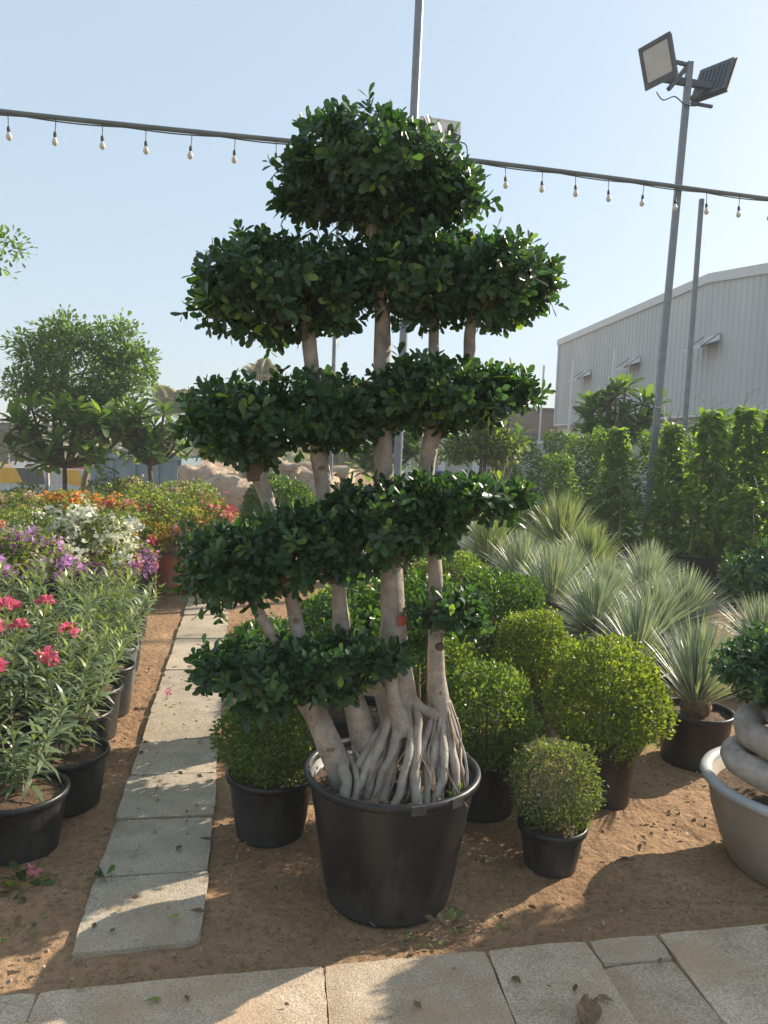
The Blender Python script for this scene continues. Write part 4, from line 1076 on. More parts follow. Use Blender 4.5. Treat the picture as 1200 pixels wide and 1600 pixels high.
def frond_mesh(L=2.2):
    n = 46; t = np.linspace(.12, 1, n); x = L * t; z = .35 * L * np.sin(t * 2.0) - .28 * L * t * t
    P = np.repeat(np.column_stack([x, np.zeros(n), z]), 2, 0); sd = np.tile([1., -1.], n)
    A = np.column_stack([np.full(2 * n, .55), sd * .8, np.full(2 * n, .15)]) + .1 * unit(2 * n)
    V, F, k = leaf_arrays(P, A, np.repeat([[0, 0, 1.]], 2 * n, 0), .34 * L * np.repeat(np.sin(np.clip(t * 2.6 + .5, 0, 3.0)), 2) + .05, 'lance')
    return np_mesh('frond', V, F, M['palm'], np.repeat(RNG.random(2 * n), k))
FR = frond_mesh()
def palm(label, x, y, h, sc, n=16, skirt=False):
    t = thing('date_palm', label, 'palm tree', (x, y, 0), 0, 'date palms in the distance')
    MB().tube([(0, 0, 0), (.05, 0, h * .5), (0, 0, h)], [.26 * sc, .22 * sc, .2 * sc], 12, True, .3).build('trunk', M['logm'], t, True)
    for k in range(n):
        obj('frond', FR, t, (0, 0, h), (0, -R(random.uniform(-5, 62)), k * 2.4), sc * random.uniform(.8, 1.1))
    if skirt:
        for k in range(14): obj('dead_frond', FR, t, (0, 0, h * .95), (0, R(random.uniform(55, 80)), k * 2.4), sc * .6)
    return t
palm('dusty date palm far behind the left frangipani', -11.3, 40, 2.6, 1.0)
palm('second dusty palm crown just right of the first, far left', -10.0, 41, 2.4, .9)
palm('distant palm crown peeping above the left ficus pad', -5.75, 35, 4.2, .62, 14)
palm('palm with a skirt of dry fronds behind the logs', -1.15, 22, 2.0, .75, 14, True)
palm('palm behind the white wall seen past the central pole', 1.2, 26, 1.9, .8, 14)

# ------------------------------------------------------------------ oleanders along the path
def shoot_arrays(h, n, ls):
    z = np.linspace(.10, h, n) if n > 1 else np.array([h]); P, A, U, S = [], [], [], []
    for i, zz in enumerate(z):
        t = i / (n - 1)
        for k in range(3):
            ph = k * 2.094 + i * 1.05 + random.uniform(-.25, .25); el = R(12 + 50 * t ** 2) + random.uniform(-.3, .3)
            A.append((math.cos(ph) * math.cos(el), math.sin(ph) * math.cos(el), math.sin(el))); P.append((0, 0, zz)); U.append((0, 0, 1)); S.append(ls * random.uniform(.75, 1.15) * (1 - .35 * t ** 3))
    return map(np.array, (P, A, U, S))
SHOOT = []
def make_shoot(h, n, ls):
    P, A, U, S = shoot_arrays(h, n, ls)
    # bend of the stem
    bend = lambda p: p + np.column_stack([.10 * (p[:, 2] / h) ** 2 * h, np.zeros(len(p)), np.zeros(len(p))])
    V, F, k = leaf_arrays(bend(P.astype(float)), A.astype(float) + .08 * unit(len(P)), U.astype(float) + .3 * unit(len(P)), S, 'lance')
    return np_mesh('leaves', V, F, M['olea'], np.repeat(np.clip(.25 * RNG.random(len(P)) + .3 + .45 * (P[:, 2] / h) ** 4 + .15 * RNG.normal(size=len(P)), 0, 1), k)), bend, h, (P, A, U, S)
SHOOT = [make_shoot(h, n, ls) for h, n, ls in ((.40, 11, .135), (.50, 13, .14), (.58, 15, .14), (.33, 9, .13), (.46, 12, .13))]
STEMM = []
for me, bend, h, _ in SHOOT:
    zz = np.linspace(0, h, 7); pp = bend(np.column_stack([0 * zz, 0 * zz, zz]))
    STEMM.append(MB().tube([tuple(p) for p in pp], list(np.linspace(.006, .003, 7)), 6, False).mesh('shoot', M['stem'], True))
lance1 = single_leaf_mesh('leaf', 'lance', M['olea1'])
def petal_cluster(n, r, ls, mat):
    d = unit(n); d[:, 2] = np.abs(d[:, 2])
    return leaf_mesh('flower_cluster', d * r * RNG.uniform(.5, 1, (n, 1)), d + .8 * unit(n), unit(n) + d, ls * RNG.uniform(.7, 1.2, n), 'heart', mat)
ROSE = [petal_cluster(46, .05, .032, FL['rose']) for _ in range(2)]
def oleander(label, x, y, sc, nsh=9, pr=.165, ph=.27, flowers=0, singles=False, potmat='black', lean=.62):
    t = thing('potted_oleander', label, 'shrub', (x, y, 0), 0, 'potted oleanders beside the path')
    add_pot(t, pr, pr * .84, ph, potmat, .012)
    tops = []
    MB().tube(*spline([(0, 0, ph * .8), (.01, 0, ph + .04), (.0, 0, ph + .10)], [.016, .014, .010], 3), 8, True, .2).build('stem_base', M['greytwig'], t, True)
    for k in range(nsh):
        v = random.randrange(5); sc_ = sc * .82; a = k * 2.4 + random.uniform(-.4, .4); tilt = random.uniform(.05, lean) if k else .05
        me, bend, h, arr = SHOOT[v]; s = sc_ * random.uniform(.85, 1.15)
        sh = obj('shoot', STEMM[v], t, (.03 * math.cos(a), .03 * math.sin(a), ph * .85), (0, tilt, a), s)
        if singles:
            P, A, U, S = arr; P2 = bend(P.astype(float)); aa, ss, nn = frames(A.astype(float) + .12 * unit(len(P)), U.astype(float) + .3 * unit(len(P)))
            for i in range(len(P2)):
                o = bpy.data.objects.new('leaf', lance1); COL.objects.link(o); o.parent = sh
                o.matrix_local = frame_matrix(P2[i], aa[i], ss[i], nn[i], float(S[i]))
        else:
            f = obj('leaves', me, sh); tag(f, kind='stuff')
        if k < flowers:
            p = bend(np.array([[0, 0, h * 1.03]]))[0]
            fl = obj('flower_cluster', ROSE[k % 2], sh, tuple(p), (0, 0, k), random.uniform(.8, 1.3))
    return t
oleander('potted oleander cut by the left edge, nearest the camera', -1.56, 2.56, .9, 6, .17, .27, 0)
oleander('low oleander with bare woody base in wide black pot, nearest full pot by the path', -1.37, 2.86, .88, 7, .178, .24, 0, True, lean=.6)
oleander('oleander in wide black pot second along the path edge', -1.35, 3.24, .92, 7, .178, .24, 0, True, lean=.6)
oleander('oleander in black pot third along the path edge', -1.46, 3.66, 1.0, 9, .155, .27)
oleander('oleander in black pot fourth along the path edge', -1.52, 4.0, 1.0, 9, .15, .28)
oleander('oleander in tall black pot fifth along the path edge', -1.56, 4.36, 1.0, 9, .14, .29)
oleander('oleander in dusty grey pot beside the small white scrap', -1.66, 4.74, 1.0, 9, .14, .30, potmat='greypot')
oleander('oleander at the far end of the path row, before the grey pot', -1.78, 5.18, .95, 9, .15, .27)
oleander('oleander carrying the largest pink flower heads at the left edge', -1.80, 3.02, 1.12, 10, .165, .27, 9)
oleander('pink flowering oleander with several small clusters in the second row', -1.78, 3.55, 1.15, 10, .16, .27, 7)
oleander('second row oleander with two pink clusters', -1.86, 4.0, 1.08, 10, .16, .27, 2)
oleander('second row oleander without flowers, fourth from the front', -1.95, 4.45, 1.05, 10, .16, .27)
oleander('second row oleander next to the fallen pots gap', -2.0, 4.95, 1.0, 10, .16, .27)
oleander('oleander at left edge behind the largest pink flower heads', -2.15, 3.6, 1.1, 10, .16, .27, 3)
oleander('tall oleander with brown seed heads in the third row', -2.28, 4.3, 1.18, 10, .16, .27)
oleander('tall oleander standing up against the white bougainvillea', -2.35, 5.0, 1.2, 8, .16, .27, lean=.25)
oleander('oleander at the left edge below the mauve bougainvillea', -2.75, 4.7, 1.1, 10, .16, .27)
oleander('oleander with tall shoots beside the purple bracts', -2.12, 5.75, 1.05, 9, .16, .27)
oleander('oleander with fresh shoots in front of the grey bucket', -2.02, 6.1, .8, 9, .15, .25)

# ------------------------------------------------------------------ bougainvilleas
def boug_meshes(seed, r=1.0, n=2600, nb=60, per=40):
    d = unit(n); d[:, 2] = np.where(d[:, 2] < -.3, -d[:, 2], d[:, 2])
    rr = (1 + .16 * lump(d, 6, seed)) * np.where(RNG.random(n) < .55, RNG.uniform(.88, 1.06, n), RNG.uniform(.5, .9, n))
    leaf = lambda mat: leaf_mesh('foliage', d * rr[:, None], d * .6 + unit(n) * .9, unit(n) + np.array([0, 0, .8]), .115 * RNG.uniform(.6, 1.25, n), 'small', mat)
    me = leaf(M['boug'])
    bd = unit(nb); bd[:, 2] = np.abs(bd[:, 2]) * .9 - .1
    br = (1 + .16 * lump(bd, 6, seed)) * RNG.uniform(.95, 1.12, nb)
    C = bd * br[:, None]
    Pp = np.repeat(C, per, 0) + .095 * RNG.normal(size=(nb * per, 3)); dd = np.repeat(bd, per, 0)
    return me, (Pp, dd)
BOUG = [boug_meshes(s * 1.9 + .4) for s in range(3)]
BR_CACHE = {}
def bract_mesh(v, col, frac):
    key = (v, col, frac)
    if key not in BR_CACHE:
        Pp, dd = BOUG[v][1]; n = int(len(Pp) * frac)
        o = np.arange(len(Pp)); st = RNG.integers(0, max(1, len(Pp) - n + 1)); st -= st % 40
        Pp, dd = Pp[st:st + n], dd[st:st + n]
        BR_CACHE[key] = leaf_mesh('bracts', Pp, dd * .7 + unit(n), unit(n) + dd, .115 * RNG.uniform(.7, 1.25, n), 'heart', FL[col])
    return BR_CACHE[key]
BSTEM = twig_ball(9, 31, 'twig', .016)
def bougainvillea(label, x, y, z, r, cols, potmat='black', pr=.17, ph=.3, ribs=False, sq=.85):
    t = thing('bougainvillea_bush', label, 'bougainvillea', (x, y, 0), random.uniform(0, 6.28), 'potted bougainvilleas in the flower bed')
    add_pot(t, pr, pr * .8, ph, potmat, .012, ribs=ribs)
    z -= .07
    v = random.randrange(3); rz = random.uniform(0, 6)
    f = obj('foliage', BOUG[v][0], t, (0, 0, z), (0, 0, rz), (r, r, r * sq)); tag(f, kind='stuff')
    for c, fr in cols:
        b = obj('bracts', bract_mesh(v, c, fr), t, (0, 0, z), (0, 0, rz + random.uniform(-1, 1)), (r, r, r * sq)); tag(b, kind='stuff')
    obj('branches', BSTEM, t, (0, 0, z), (0, 0, rz), r)
    return t
B = bougainvillea
B('bougainvillea covered in cream white bracts in the middle of the flower bed', -2.62, 6.6, .70, .42, [('white', 1.0)])
B('cream white bougainvillea spilling to the left of the fuller white one', -3.02, 6.75, .70, .32, [('white', .8)])
B('mauve pink bougainvillea in front of the white ones', -2.78, 5.85, .62, .34, [('mauve', .75)])
B('mauve bougainvillea cut by the left edge', -3.25, 5.95, .62, .32, [('mauve', .6)])
B('bright orange bougainvillea behind the white one', -3.45, 8.3, .72, .40, [('orange', .8), ('white', .15)])
B('orange and pink bougainvillea beside the slim tree trunk', -3.15, 8.9, .70, .34, [('orange', .5), ('pink', .3)])
B('pink and white bougainvillea above the red one', -2.70, 8.0, .66, .28, [('pink', .35), ('white', .35)])
B('dusky red bougainvillea left of the ribbed terracotta pot', -2.55, 7.3, .60, .28, [('red', .5), ('pink', .2)])
B('bougainvillea with scattered orange and red bracts in ribbed terracotta pot', -2.20, 7.95, .68, .42, [('salmon', .12), ('gold', .14), ('red', .1)], 'terracotta', .165, .42, True)
B('magenta flecked bougainvillea in grey pot nearest the path end', -2.38, 6.95, .50, .29, [('mauve', .4), ('pink', .25)], 'greypot', .15, .27)
B('purple bougainvillea tuft between the white and magenta ones', -2.35, 6.45, .50, .20, [('purple', .6)])
B('yellow flowered bougainvillea above the magenta one', -2.42, 7.6, .64, .30, [('gold', .3)])
B('leafy bougainvillea with a red spray hanging to the right, in white pot', -2.28, 9.3, .72, .42, [('red', .16), ('salmon', .2)], 'whitepot', .17, .36)
B('blush bougainvillea at the back right of the bed near the skip', -2.75, 10.4, .72, .42, [('blush', .45)])
B('big leafy green bougainvillea without flowers behind the orange ones', -3.75, 11.0, .66, .54, [('blush', .08)], 'black', .2, .3)
B('leafy green bush at the back left below the painted barriers', -5.0, 10.6, .56, .42, [('white', .08)], 'black', .2, .3)
B('pale pink bougainvillea cut by the left edge, behind the orange red one', -4.15, 8.7, .72, .34, [('blush', .6)])
B('orange red bougainvillea at the left edge', -3.75, 7.3, .66, .30, [('salmon', .35), ('orange', .25)])
B('lime green bougainvillea with pink tuft left of the bright orange one', -3.65, 7.9, .66, .34, [('pink', .2)])
B('orange flecked bush at the foot of the dark frangipani', -4.05, 10.0, .62, .36, [('orange', .3), ('blush', .2)])
B('light green bush right of the slim tree trunk', -3.05, 9.8, .66, .40, [('gold', .05)])

# loose bucket and white pot among the flowers
b = thing('grey_bucket', 'small grey plastic bucket standing by the magenta bougainvillea', 'bucket', (-2.18, 6.6, 0))
add_pot(b, .14, .115, .26, 'greypot')
b = thing('white_planter', 'white plastic planter behind the terracotta pot', 'planter', (-2.08, 8.55, 0))
add_pot(b, .15, .12, .34, 'whitepot')

# ------------------------------------------------------------------ poles, floodlights, festoon pipe, sign
def pole(label, x, y, h, w, top=(0, 0), round_=False, mat='steel', group='steel poles', name='steel_pole', base=True):
    t = thing(name, label, 'pole', (x, y, 0), 0, group)
    if round_:
        MB().tube([(0, 0, 0), (top[0], top[1], h)], w / 2, 16, True).build('shaft', M[mat], t, True)
    else:
        MB().bar((0, 0, 0), (top[0], top[1], h), w).build('shaft', M[mat], t)
    if base: MB().box((0, 0, .012), (w * 2.2, w * 2.2, .02)).build('base_plate', M[mat], t)
    return t
lp = thing('floodlight_pole', 'square steel pole carrying two floodlights at the right', 'lamp post', (3.66, 10.72, 0))
TOPX = .18
MB().bar((0, 0, 0), (TOPX, 0, 6.86), .078).build('shaft', M['steel'], lp)
MB().box((0, 0, .012), (.24, .24, .02)).build('base_plate', M['steel'], lp)
MB().box((TOPX, -.0, 6.60), (.72, .07, .08), (0, R(7), 0)).build('crossarm', M['darkmetal'], lp)
MB().bar((-.02 + TOPX, -.01, 6.82), (-.38 + TOPX, -.06, 6.86), .04).bar((TOPX - .02, 0, 6.82), (TOPX - .30, -.12, 6.45), .05).build('brace', M['darkmetal'], lp)
MB().bar((TOPX + .04, 0, 6.4), (TOPX + .34, .05, 6.62), .05).bar((TOPX + .06, 0, 6.34), (TOPX + .36, .06, 6.33), .035).build('brace', M['darkmetal'], lp)
MB().tube(*spline([(TOPX - .45, -.1, 6.42), (TOPX - .35, -.08, 6.33), (TOPX - .2, -.08, 6.38), (TOPX - .06, -.06, 6.30), (TOPX + .08, -.06, 6.28), (TOPX + .2, 0, 6.34)], [.008] * 6, 5), 6, False).build('cable', M['rubber'], lp, True)
MB().tube(*spline([(TOPX * .36 - .06, -.056, 2.3), (TOPX * .36, -.06, 2.29), (TOPX * .36 + .058, -.056, 2.3), (TOPX * .36 + .07, -.05, 2.2), (TOPX * .36 + .09, -.06, 2.05), (TOPX * .36 + .07, -.06, 1.9)], [.008] * 6, 5), 6, False).build('rope_tie', M['rope'], lp, True)
def floodlight(label, c, n, up):
    """square lamp with housing, bezel, glass and back fins; n = facing direction"""
    t = thing('floodlight', label, 'floodlight', c, 0, 'floodlights on the tall pole')
    t.scale = (.84, .84, .84)
    n = Vector(n).normalized(); u = Vector(up); u = (u - n * u.dot(n)).normalized(); s = u.cross(n)
    m = Matrix((s, u, n)).transposed()
    rot = m.to_euler()
    a = MB().box((0, 0, -.035), (.58, .58, .05)).build('housing', M['darkmetal'], t); a.rotation_euler = rot
    b = MB()
    for sx, sy, w, h in ((0, .285, .62, .06), (0, -.27, .62, .09), (.285, 0, .06, .62), (-.285, 0, .06, .62)): b.box((sx, sy, .004 + (.002 if w > h else 0)), (w, h, .03))
    b = b.build('bezel', M['darkmetal'], t); b.rotation_euler = rot
    g = MB().box((0, .01, 0), (.50, .47, .012)).build('glass', M['glass'], t); g.rotation_euler = rot
    f = MB()
    for k in range(7): f.box(((k - 3) * .07, 0, -.066), (.014, .44, .02))
    f = f.build('cooling_fins', M['darkmetal'], t); f.rotation_euler = rot
floodlight('left floodlight on the pole with its pale glass facing the camera', (3.66 + TOPX - .46, 10.62, 6.80), (-.88, -.47, -.36), (0, 0, 1))
floodlight('right floodlight on the pole turned away showing its back', (3.66 + TOPX + .36, 10.78, 6.66), (.80, .60, -.42), (0, 0, 1))

pole('thick round central pole rising behind the ficus crown', .14, 9.8, 7.6, .105, (.055, 0), True)
pole('slimmer pole holding the bulb pipe behind the tall floodlight pole', 4.22, 11.02, 5.20, .055, (.02, 0))
pole('thin pole seen between the left ficus trunks', -.68, 9.55, 5.05, .05, (-.01, 0), True)
pipe_a, pipe_b = Vector((-7.2, 8.09, 5.10)), Vector((8.2, 11.62, 5.26))
fest = thing('festoon_light', 'long horizontal pipe with hanging bulbs crossing the sky', 'string light', (0, 0, 0))
pp = [tuple(pipe_a.lerp(pipe_b, t) + Vector((0, 0, -.03 * math.sin(t * 9)))) for t in np.linspace(0, 1, 25)]
MB().tube(pp, .028, 10, True).build('pipe', M['pipe'], fest, True)
cb = [tuple(pipe_a.lerp(pipe_b, t) + Vector((0, -.03, -.03 * math.sin(t * 9) - .036 - .018 * abs(math.sin(t * 47))))) for t in np.linspace(0, 1, 190)]
MB().tube(cb, .008, 5, False).build('cable', M['rubber'], fest, True)
bulbm = MB().lathe([(.001, -.085), (.012, -.083), (.024, -.072), (.030, -.055), (.028, -.038), (.019, -.02), (.014, -.008), (.013, 0)], 12).mesh('bulb', M['bulb'], True)
sockm = MB().lathe([(.013, -.004), (.017, 0), (.017, .035), (.010, .05), (.004, .055), (.001, .056)], 10).mesh('socket', M['rubber'], True)
wirem = MB().tube([(0, 0, .05), (.003, 0, .12), (0, 0, .19)], .0045, 5, False).mesh('wire', M['rubber'], True)
plen = (pipe_b - pipe_a).length; s = .12
while s < plen - .2:
    t = s / plen; p = pipe_a.lerp(pipe_b, t) + Vector((0, -.03, -.03 * math.sin(t * 9) - .22 + random.uniform(-.015, .015)))
    bo = obj('bulb', bulbm, fest, tuple(p), (random.uniform(-.08, .08), random.uniform(-.08, .08), 0), 1.1)
    obj('socket', sockm, bo); obj('wire', wirem, bo)
    s += .485 + random.uniform(-.02, .02)

sg = thing('hanging_sign', 'white box sign with black ornament fixed to the central pole', 'sign', (.50, 9.72, 5.36), R(14))
MB().box((0, 0, 0), (.48, .06, .44), (0, R(1), 0)).build('panel', M['white'], sg)
fr = MB()
for (x, z, w, h) in ((0, .222, .5, .016), (0, -.222, .5, .016), (.246, 0, .016, .46), (-.246, 0, .016, .46)): fr.box((x, 0, z), (w, .07, h))
fr.build('frame', M['white'], sg)
em = MB(); er = random.Random(4)
for k in range(34):   # arabesque emblem: curling strokes around a diamond
    a = er.uniform(0, 6.28); r = er.uniform(.01, .075); cx, cz = .14 + r * math.cos(a) * .9, .09 + r * math.sin(a)
    pts = [(cx + .022 * math.cos(a + q * 1.1) * (1 - q * .15), -.034, cz + .022 * math.sin(a + q * 1.1) * (1 - q * .15)) for q in range(5)]
    em.tube(pts, .0065, 4, False)
em.build('emblem', M['ink'], sg)
MB().tube(*spline([(.24, -.02, .0), (.34, -.03, -.04), (.36, -.03, -.22)], [.008] * 3, 5), 5, False).build('cable', M['rubber'], sg, True)
MB().bar((-.28, .04, .15), (.2, .04, .15), .03).bar((-.28, .04, -.15), (.2, .04, -.15), .03).build('bracket', M['steel'], sg)

# ------------------------------------------------------------------ warehouse
def build_warehouse():
    t = thing('warehouse', 'large grey corrugated metal warehouse with low pitched roof', 'building', (0, 0, 0))
    a, b = Vector((8.15, 37.0)), Vector((10.62, 18.0))          # facade line, far corner to near end
    d = (b - a).normalized(); L = (b - a).length; nrm = Vector((-d.y * -1, d.x * -1)); nrm = Vector((d.y, -d.x))
    if nrm.x > 0: nrm = -nrm
    roof = lambda s: 6.85 + .27 * min(s, 13.0) / 13.0 if s < 13.0 else 7.12 - .12 * (s - 13.0)
    P = lambda s, o, z: (a.x + d.x * s + nrm.x * o, a.y + d.y * s + nrm.y * o, z)
    # plaster base
    mb = MB(); V = [P(0, 0, 0), P(L, 0, 0), P(L, 0, 3.0), P(0, 0, 3.0)]
    mb.add(V, [(0, 1, 2, 3)]); mb.add([P(0, 0, 0), P(0, -22, 0), P(0, -22, 3), P(0, 0, 3)], [(0, 1, 2, 3)]); mb.add([P(L, 0, 0), P(L, -22, 0), P(L, -22, 3), P(L, 0, 3)], [(0, 1, 2, 3)])
    mb.build('base_wall', M['plaster'], t)
    # corrugated cladding as real ribs
    mb = MB(); pitch = .30; n = int(L / pitch); V = []; F = []
    for i in range(n):
        s0 = i * pitch
        for ds, o in ((0, .10), (.17, .10), (.20, .132), (.27, .132)):
            V += [P(s0 + ds, o, 2.98), P(s0 + ds, o, roof(s0 + ds) - .1)]
    for k in range(len(V) // 2 - 1): F.append((2 * k, 2 * k + 2, 2 * k + 3, 2 * k + 1))
    mb.add(V, F)
    mb.build('cladding', M['clad'], t)
    mb = MB(); mb.add([P(0, .1, 2.98), P(0, -22, 2.98), P(0, -22, 6.85), P(0, .1, 6.85)], [(0, 1, 2, 3)]); mb.add([P(L, .1, 2.98), P(L, -22, 2.98), P(L, -22, roof(L)), P(L, .1, roof(L))], [(0, 1, 2, 3)]); mb.build('end_wall', M['clad'], t)
    # eaves trim and flashing follow the roof pitch
    for z0, z1, o0, nm in ((-.12, .16, .19, 'eaves_trim'),):
        mb = MB()
        for s0, s1 in ((-.25, 13.0), (13.0, L)):
            z_a, z_b = roof(max(s0, 0)), roof(s1)
            V = [P(s0, o0, z_a + z0), P(s1, o0, z_b + z0), P(s1, o0, z_b + z1), P(s0, o0, z_a + z1), P(s0, -.2, z_a + z0), P(s1, -.2, z_b + z0), P(s1, -.2, z_b + z1), P(s0, -.2, z_a + z1)]
            mb.add(V, [(0, 1, 2, 3), (3, 2, 6, 7), (0, 4, 5, 1), (0, 3, 7, 4), (1, 5, 6, 2)])
        mb.build(nm, M['cladtrim'], t)
    mb = MB(); mb.add([P(0, -.1, 6.95), P(13, -.1, 7.22), P(13, -22, 7.22), P(0, -22, 6.95), P(L, -.1, roof(L) + .1), P(L, -22, roof(L) + .1)], [(0, 1, 2, 3), (1, 4, 5, 2)]); mb.build('roof', M['clad'], t)
    MB().bar(P(0, .17, 2.96), P(L, .17, 2.96), .05, .08).build('drip_flashing', M['cladtrim'], t)
    MB().bar(P(-.06, .12, 2.98), P(-.06, .12, 6.95), .14).build('corner_trim', M['cladtrim'], t)
    # hatches propped open high on the wall
    for s, z in ((3.6, 4.9), (8.2, 4.95), (13.4, 5.05), (17.6, 5.1)):
        c = Vector(P(s, .5, z))
        w = MB(); w.add([P(s - .5, .18, z + .05), P(s + .5, .18, z + .05), P(s + .5, 0.8, z - .16), P(s - .5, 0.8, z - .16)], [(0, 1, 2, 3)])
        w.add([P(s - .5, .18, z + .11), P(s + .5, .18, z + .11), P(s + .5, 0.8, z - .10), P(s - .5, 0.8, z - .10)], [(3, 2, 1, 0)])
        w.add([P(s - .5, 0.8, z - .16), P(s + .5, 0.8, z - .16), P(s + .5, 0.8, z - .10), P(s - .5, 0.8, z - .10)], [(0, 1, 2, 3)])
        h = w.build('awning', M['cladtrim'], t)
        MB().bar(P(s - .45, .72, z - .09), P(s - .45, .17, z + .32), .03).bar(P(s + .45, .72, z - .09), P(s + .45, .17, z + .32), .03).build('stay', M['steel'], h)
        MB().add([P(s - .45, .165, z + .08), P(s + .45, .165, z + .08), P(s + .45, .165, z + .30), P(s - .45, .165, z + .30)], [(0, 1, 2, 3)]).build('opening', M['cladtrim'], h)
    for s in (5.5, 10.5, 15.5):
        w = MB().add([P(s - .7, .02, .9), P(s + .7, .02, .9), P(s + .7, .02, 2.6), P(s - .7, .02, 2.6)], [(0, 1, 2, 3)]).build('window', M['darkwin'], t)
        f = MB()
        for q in (-.7, 0, .7): f.bar(P(s + q, .04, .9), P(s + q, .04, 2.6), .06)
        for z in (.87, 2.63): f.bar(P(s - .73, .045, z), P(s + .73, .045, z), .06)
        f.build('window_frame', M['white'], w)
build_warehouse()

b = thing('low_building', 'low brown flat building beyond the warehouse corner', 'building', (8.4, 48, 0))
MB().box((0, 0, 2.05), (5, 6, 4.1)).build('wall', M['brownroof'], b); MB().box((0, 0, 4.15), (5.3, 6.3, .16)).build('roof', M['charcoal'], b)
for k in range(3): MB().box((-1.6 + k * 1.6, -3.02, 2.2), (.9, .06, 1.1)).build('window', M['darkwin'], b)
b = thing('boundary_wall', 'white wall with pillars behind the small light green tree', 'wall', (2.9, 25, 0))
MB().box((0, 0, .95), (4.6, .2, 1.9)).build('panel', M['plaster'], b)
for k in range(5): MB().box((-2.2 + k * 1.1, -.14, 1.0), (.22, .16, 2.0)).build('pillar', M['white'], b)
MB().box((0, -.02, 1.95), (4.8, .34, .1)).build('coping', M['white'], b)
b = thing('blue_drum', 'small blue plastic drum at the foot of the white wall', 'drum', (1.75, 23.5, 0))
MB().lathe([(.001, 0), (.28, 0), (.3, .05), (.3, .3), (.315, .33), (.3, .36), (.3, .62), (.315, .65), (.3, .68), (.3, .9), (.27, .95), (.001, .95)], 24).build('barrel', M['blue'], b, True)
b = thing('site_shed', 'dark roofed shed at the far left edge', 'building', (-22.5, 42, 0))
MB().box((0, 0, 1.95), (6.6, 5, .34)).build('roof', M['charcoal'], b)
for k in range(5): MB().box((-3 + k * 1.5, -2.3, .9), (.16, .16, 1.8)).build('post', M['brownroof'], b)
MB().box((0, 1.5, .9), (6.2, .2, 1.8)).build('wall', M['brownroof'], b)
for lb, x, y, h in (('thin flagpole standing left of the warehouse corner', 5.5, 28, 4.75), ('white flagpole in front of the warehouse corner', 5.6, 24, 4.45), ('white flagpole above the tall frangipani', 6.85, 24, 4.85)):
    pole(lb, x, y, h, .07, (.04, 0), True, 'white', 'flagpoles by the warehouse', 'flagpole')

# ------------------------------------------------------------------ barriers, skip, logs, rocks, sacks
def barrier(label, x, y, L, rz, cols, group='painted concrete barriers', h=.72):
    t = thing('road_barrier', label, 'barrier', (x, y, 0), rz, group)
    prof = [(-.28, 0), (-.28, .16), (-.13, .32), (-.09, h), (.09, h), (.13, .32), (.28, .16), (.28, 0)]
    n = len(prof)
    V = [(-L / 2, p, z) for p, z in prof] + [(L / 2, p, z) for p, z in prof]
    MB().add(V, [(i, (i + 1) % n, n + (i + 1) % n, n + i) for i in range(n)] + [tuple(range(n)), tuple(range(2 * n - 1, n - 1, -1))]).build('body', M['concrete'], t)
    k = len(cols); w = L / k
    for i, c in enumerate(cols):
        if c is None: continue
        x0, x1 = -L / 2 + i * w, -L / 2 + (i + 1) * w; sk = .22
        e = .006
        q = [(x0 + sk * .5, -.135 - e, .31), (x1 + sk * .5, -.135 - e, .31), (x1 - sk * .5, -.09 - e, h - .012), (x0 - sk * .5, -.09 - e, h - .012)]
        q = [(min(max(px, -L / 2 + .01), L / 2 - .01), py, pz) for px, py, pz in q]
        q2 = [(px, py + .004, pz) for px, py, pz in q]
        MB().add(q + q2, [(0, 1, 2, 3), (0, 4, 5, 1), (1, 5, 6, 2), (2, 6, 7, 3), (3, 7, 4, 0)]).build('painted_stripe', M[c], t)
    return t
barrier('concrete barrier with yellow and black stripes at the left edge', -9.75, 19.9, 2.0, R(2), ['charcoal', 'yellow', 'charcoal'])
barrier('concrete barrier with yellow stripes behind the tree trunks', -7.65, 20.0, 2.0, R(4), [None, 'yellow', None, 'yellow', None])
barrier('concrete barrier end beside the blue grey skip', -6.35, 20.6, .7, R(30), [None, None])
for lb, x, c in (('faded red plastic barrier behind the first striped one', -9.0, 'redplastic'), ('white plastic barrier left of the faded red one', -10.4, 'white'), ('white plastic barrier right of the faded red one', -8.0, 'white')):
    t = thing('plastic_barrier', lb, 'barrier', (x, 22.5, 0), R(3), 'plastic barriers behind')
    MB().add([(-.5, -.25, 0), (.5, -.25, 0), (.5, .25, 0), (-.5, .25, 0), (-.48, -.1, .78), (.48, -.1, .78), (.48, .1, .78), (-.48, .1, .78)], [(0, 1, 5, 4), (1, 2, 6, 5), (2, 3, 7, 6), (3, 0, 4, 7), (4, 5, 6, 7)]).build('shell', M[c], t)
    for q in (-.25, .25): MB().box((q, -.23, .2), (.16, .08, .1)).build('foot_slot', M['charcoal'], t)

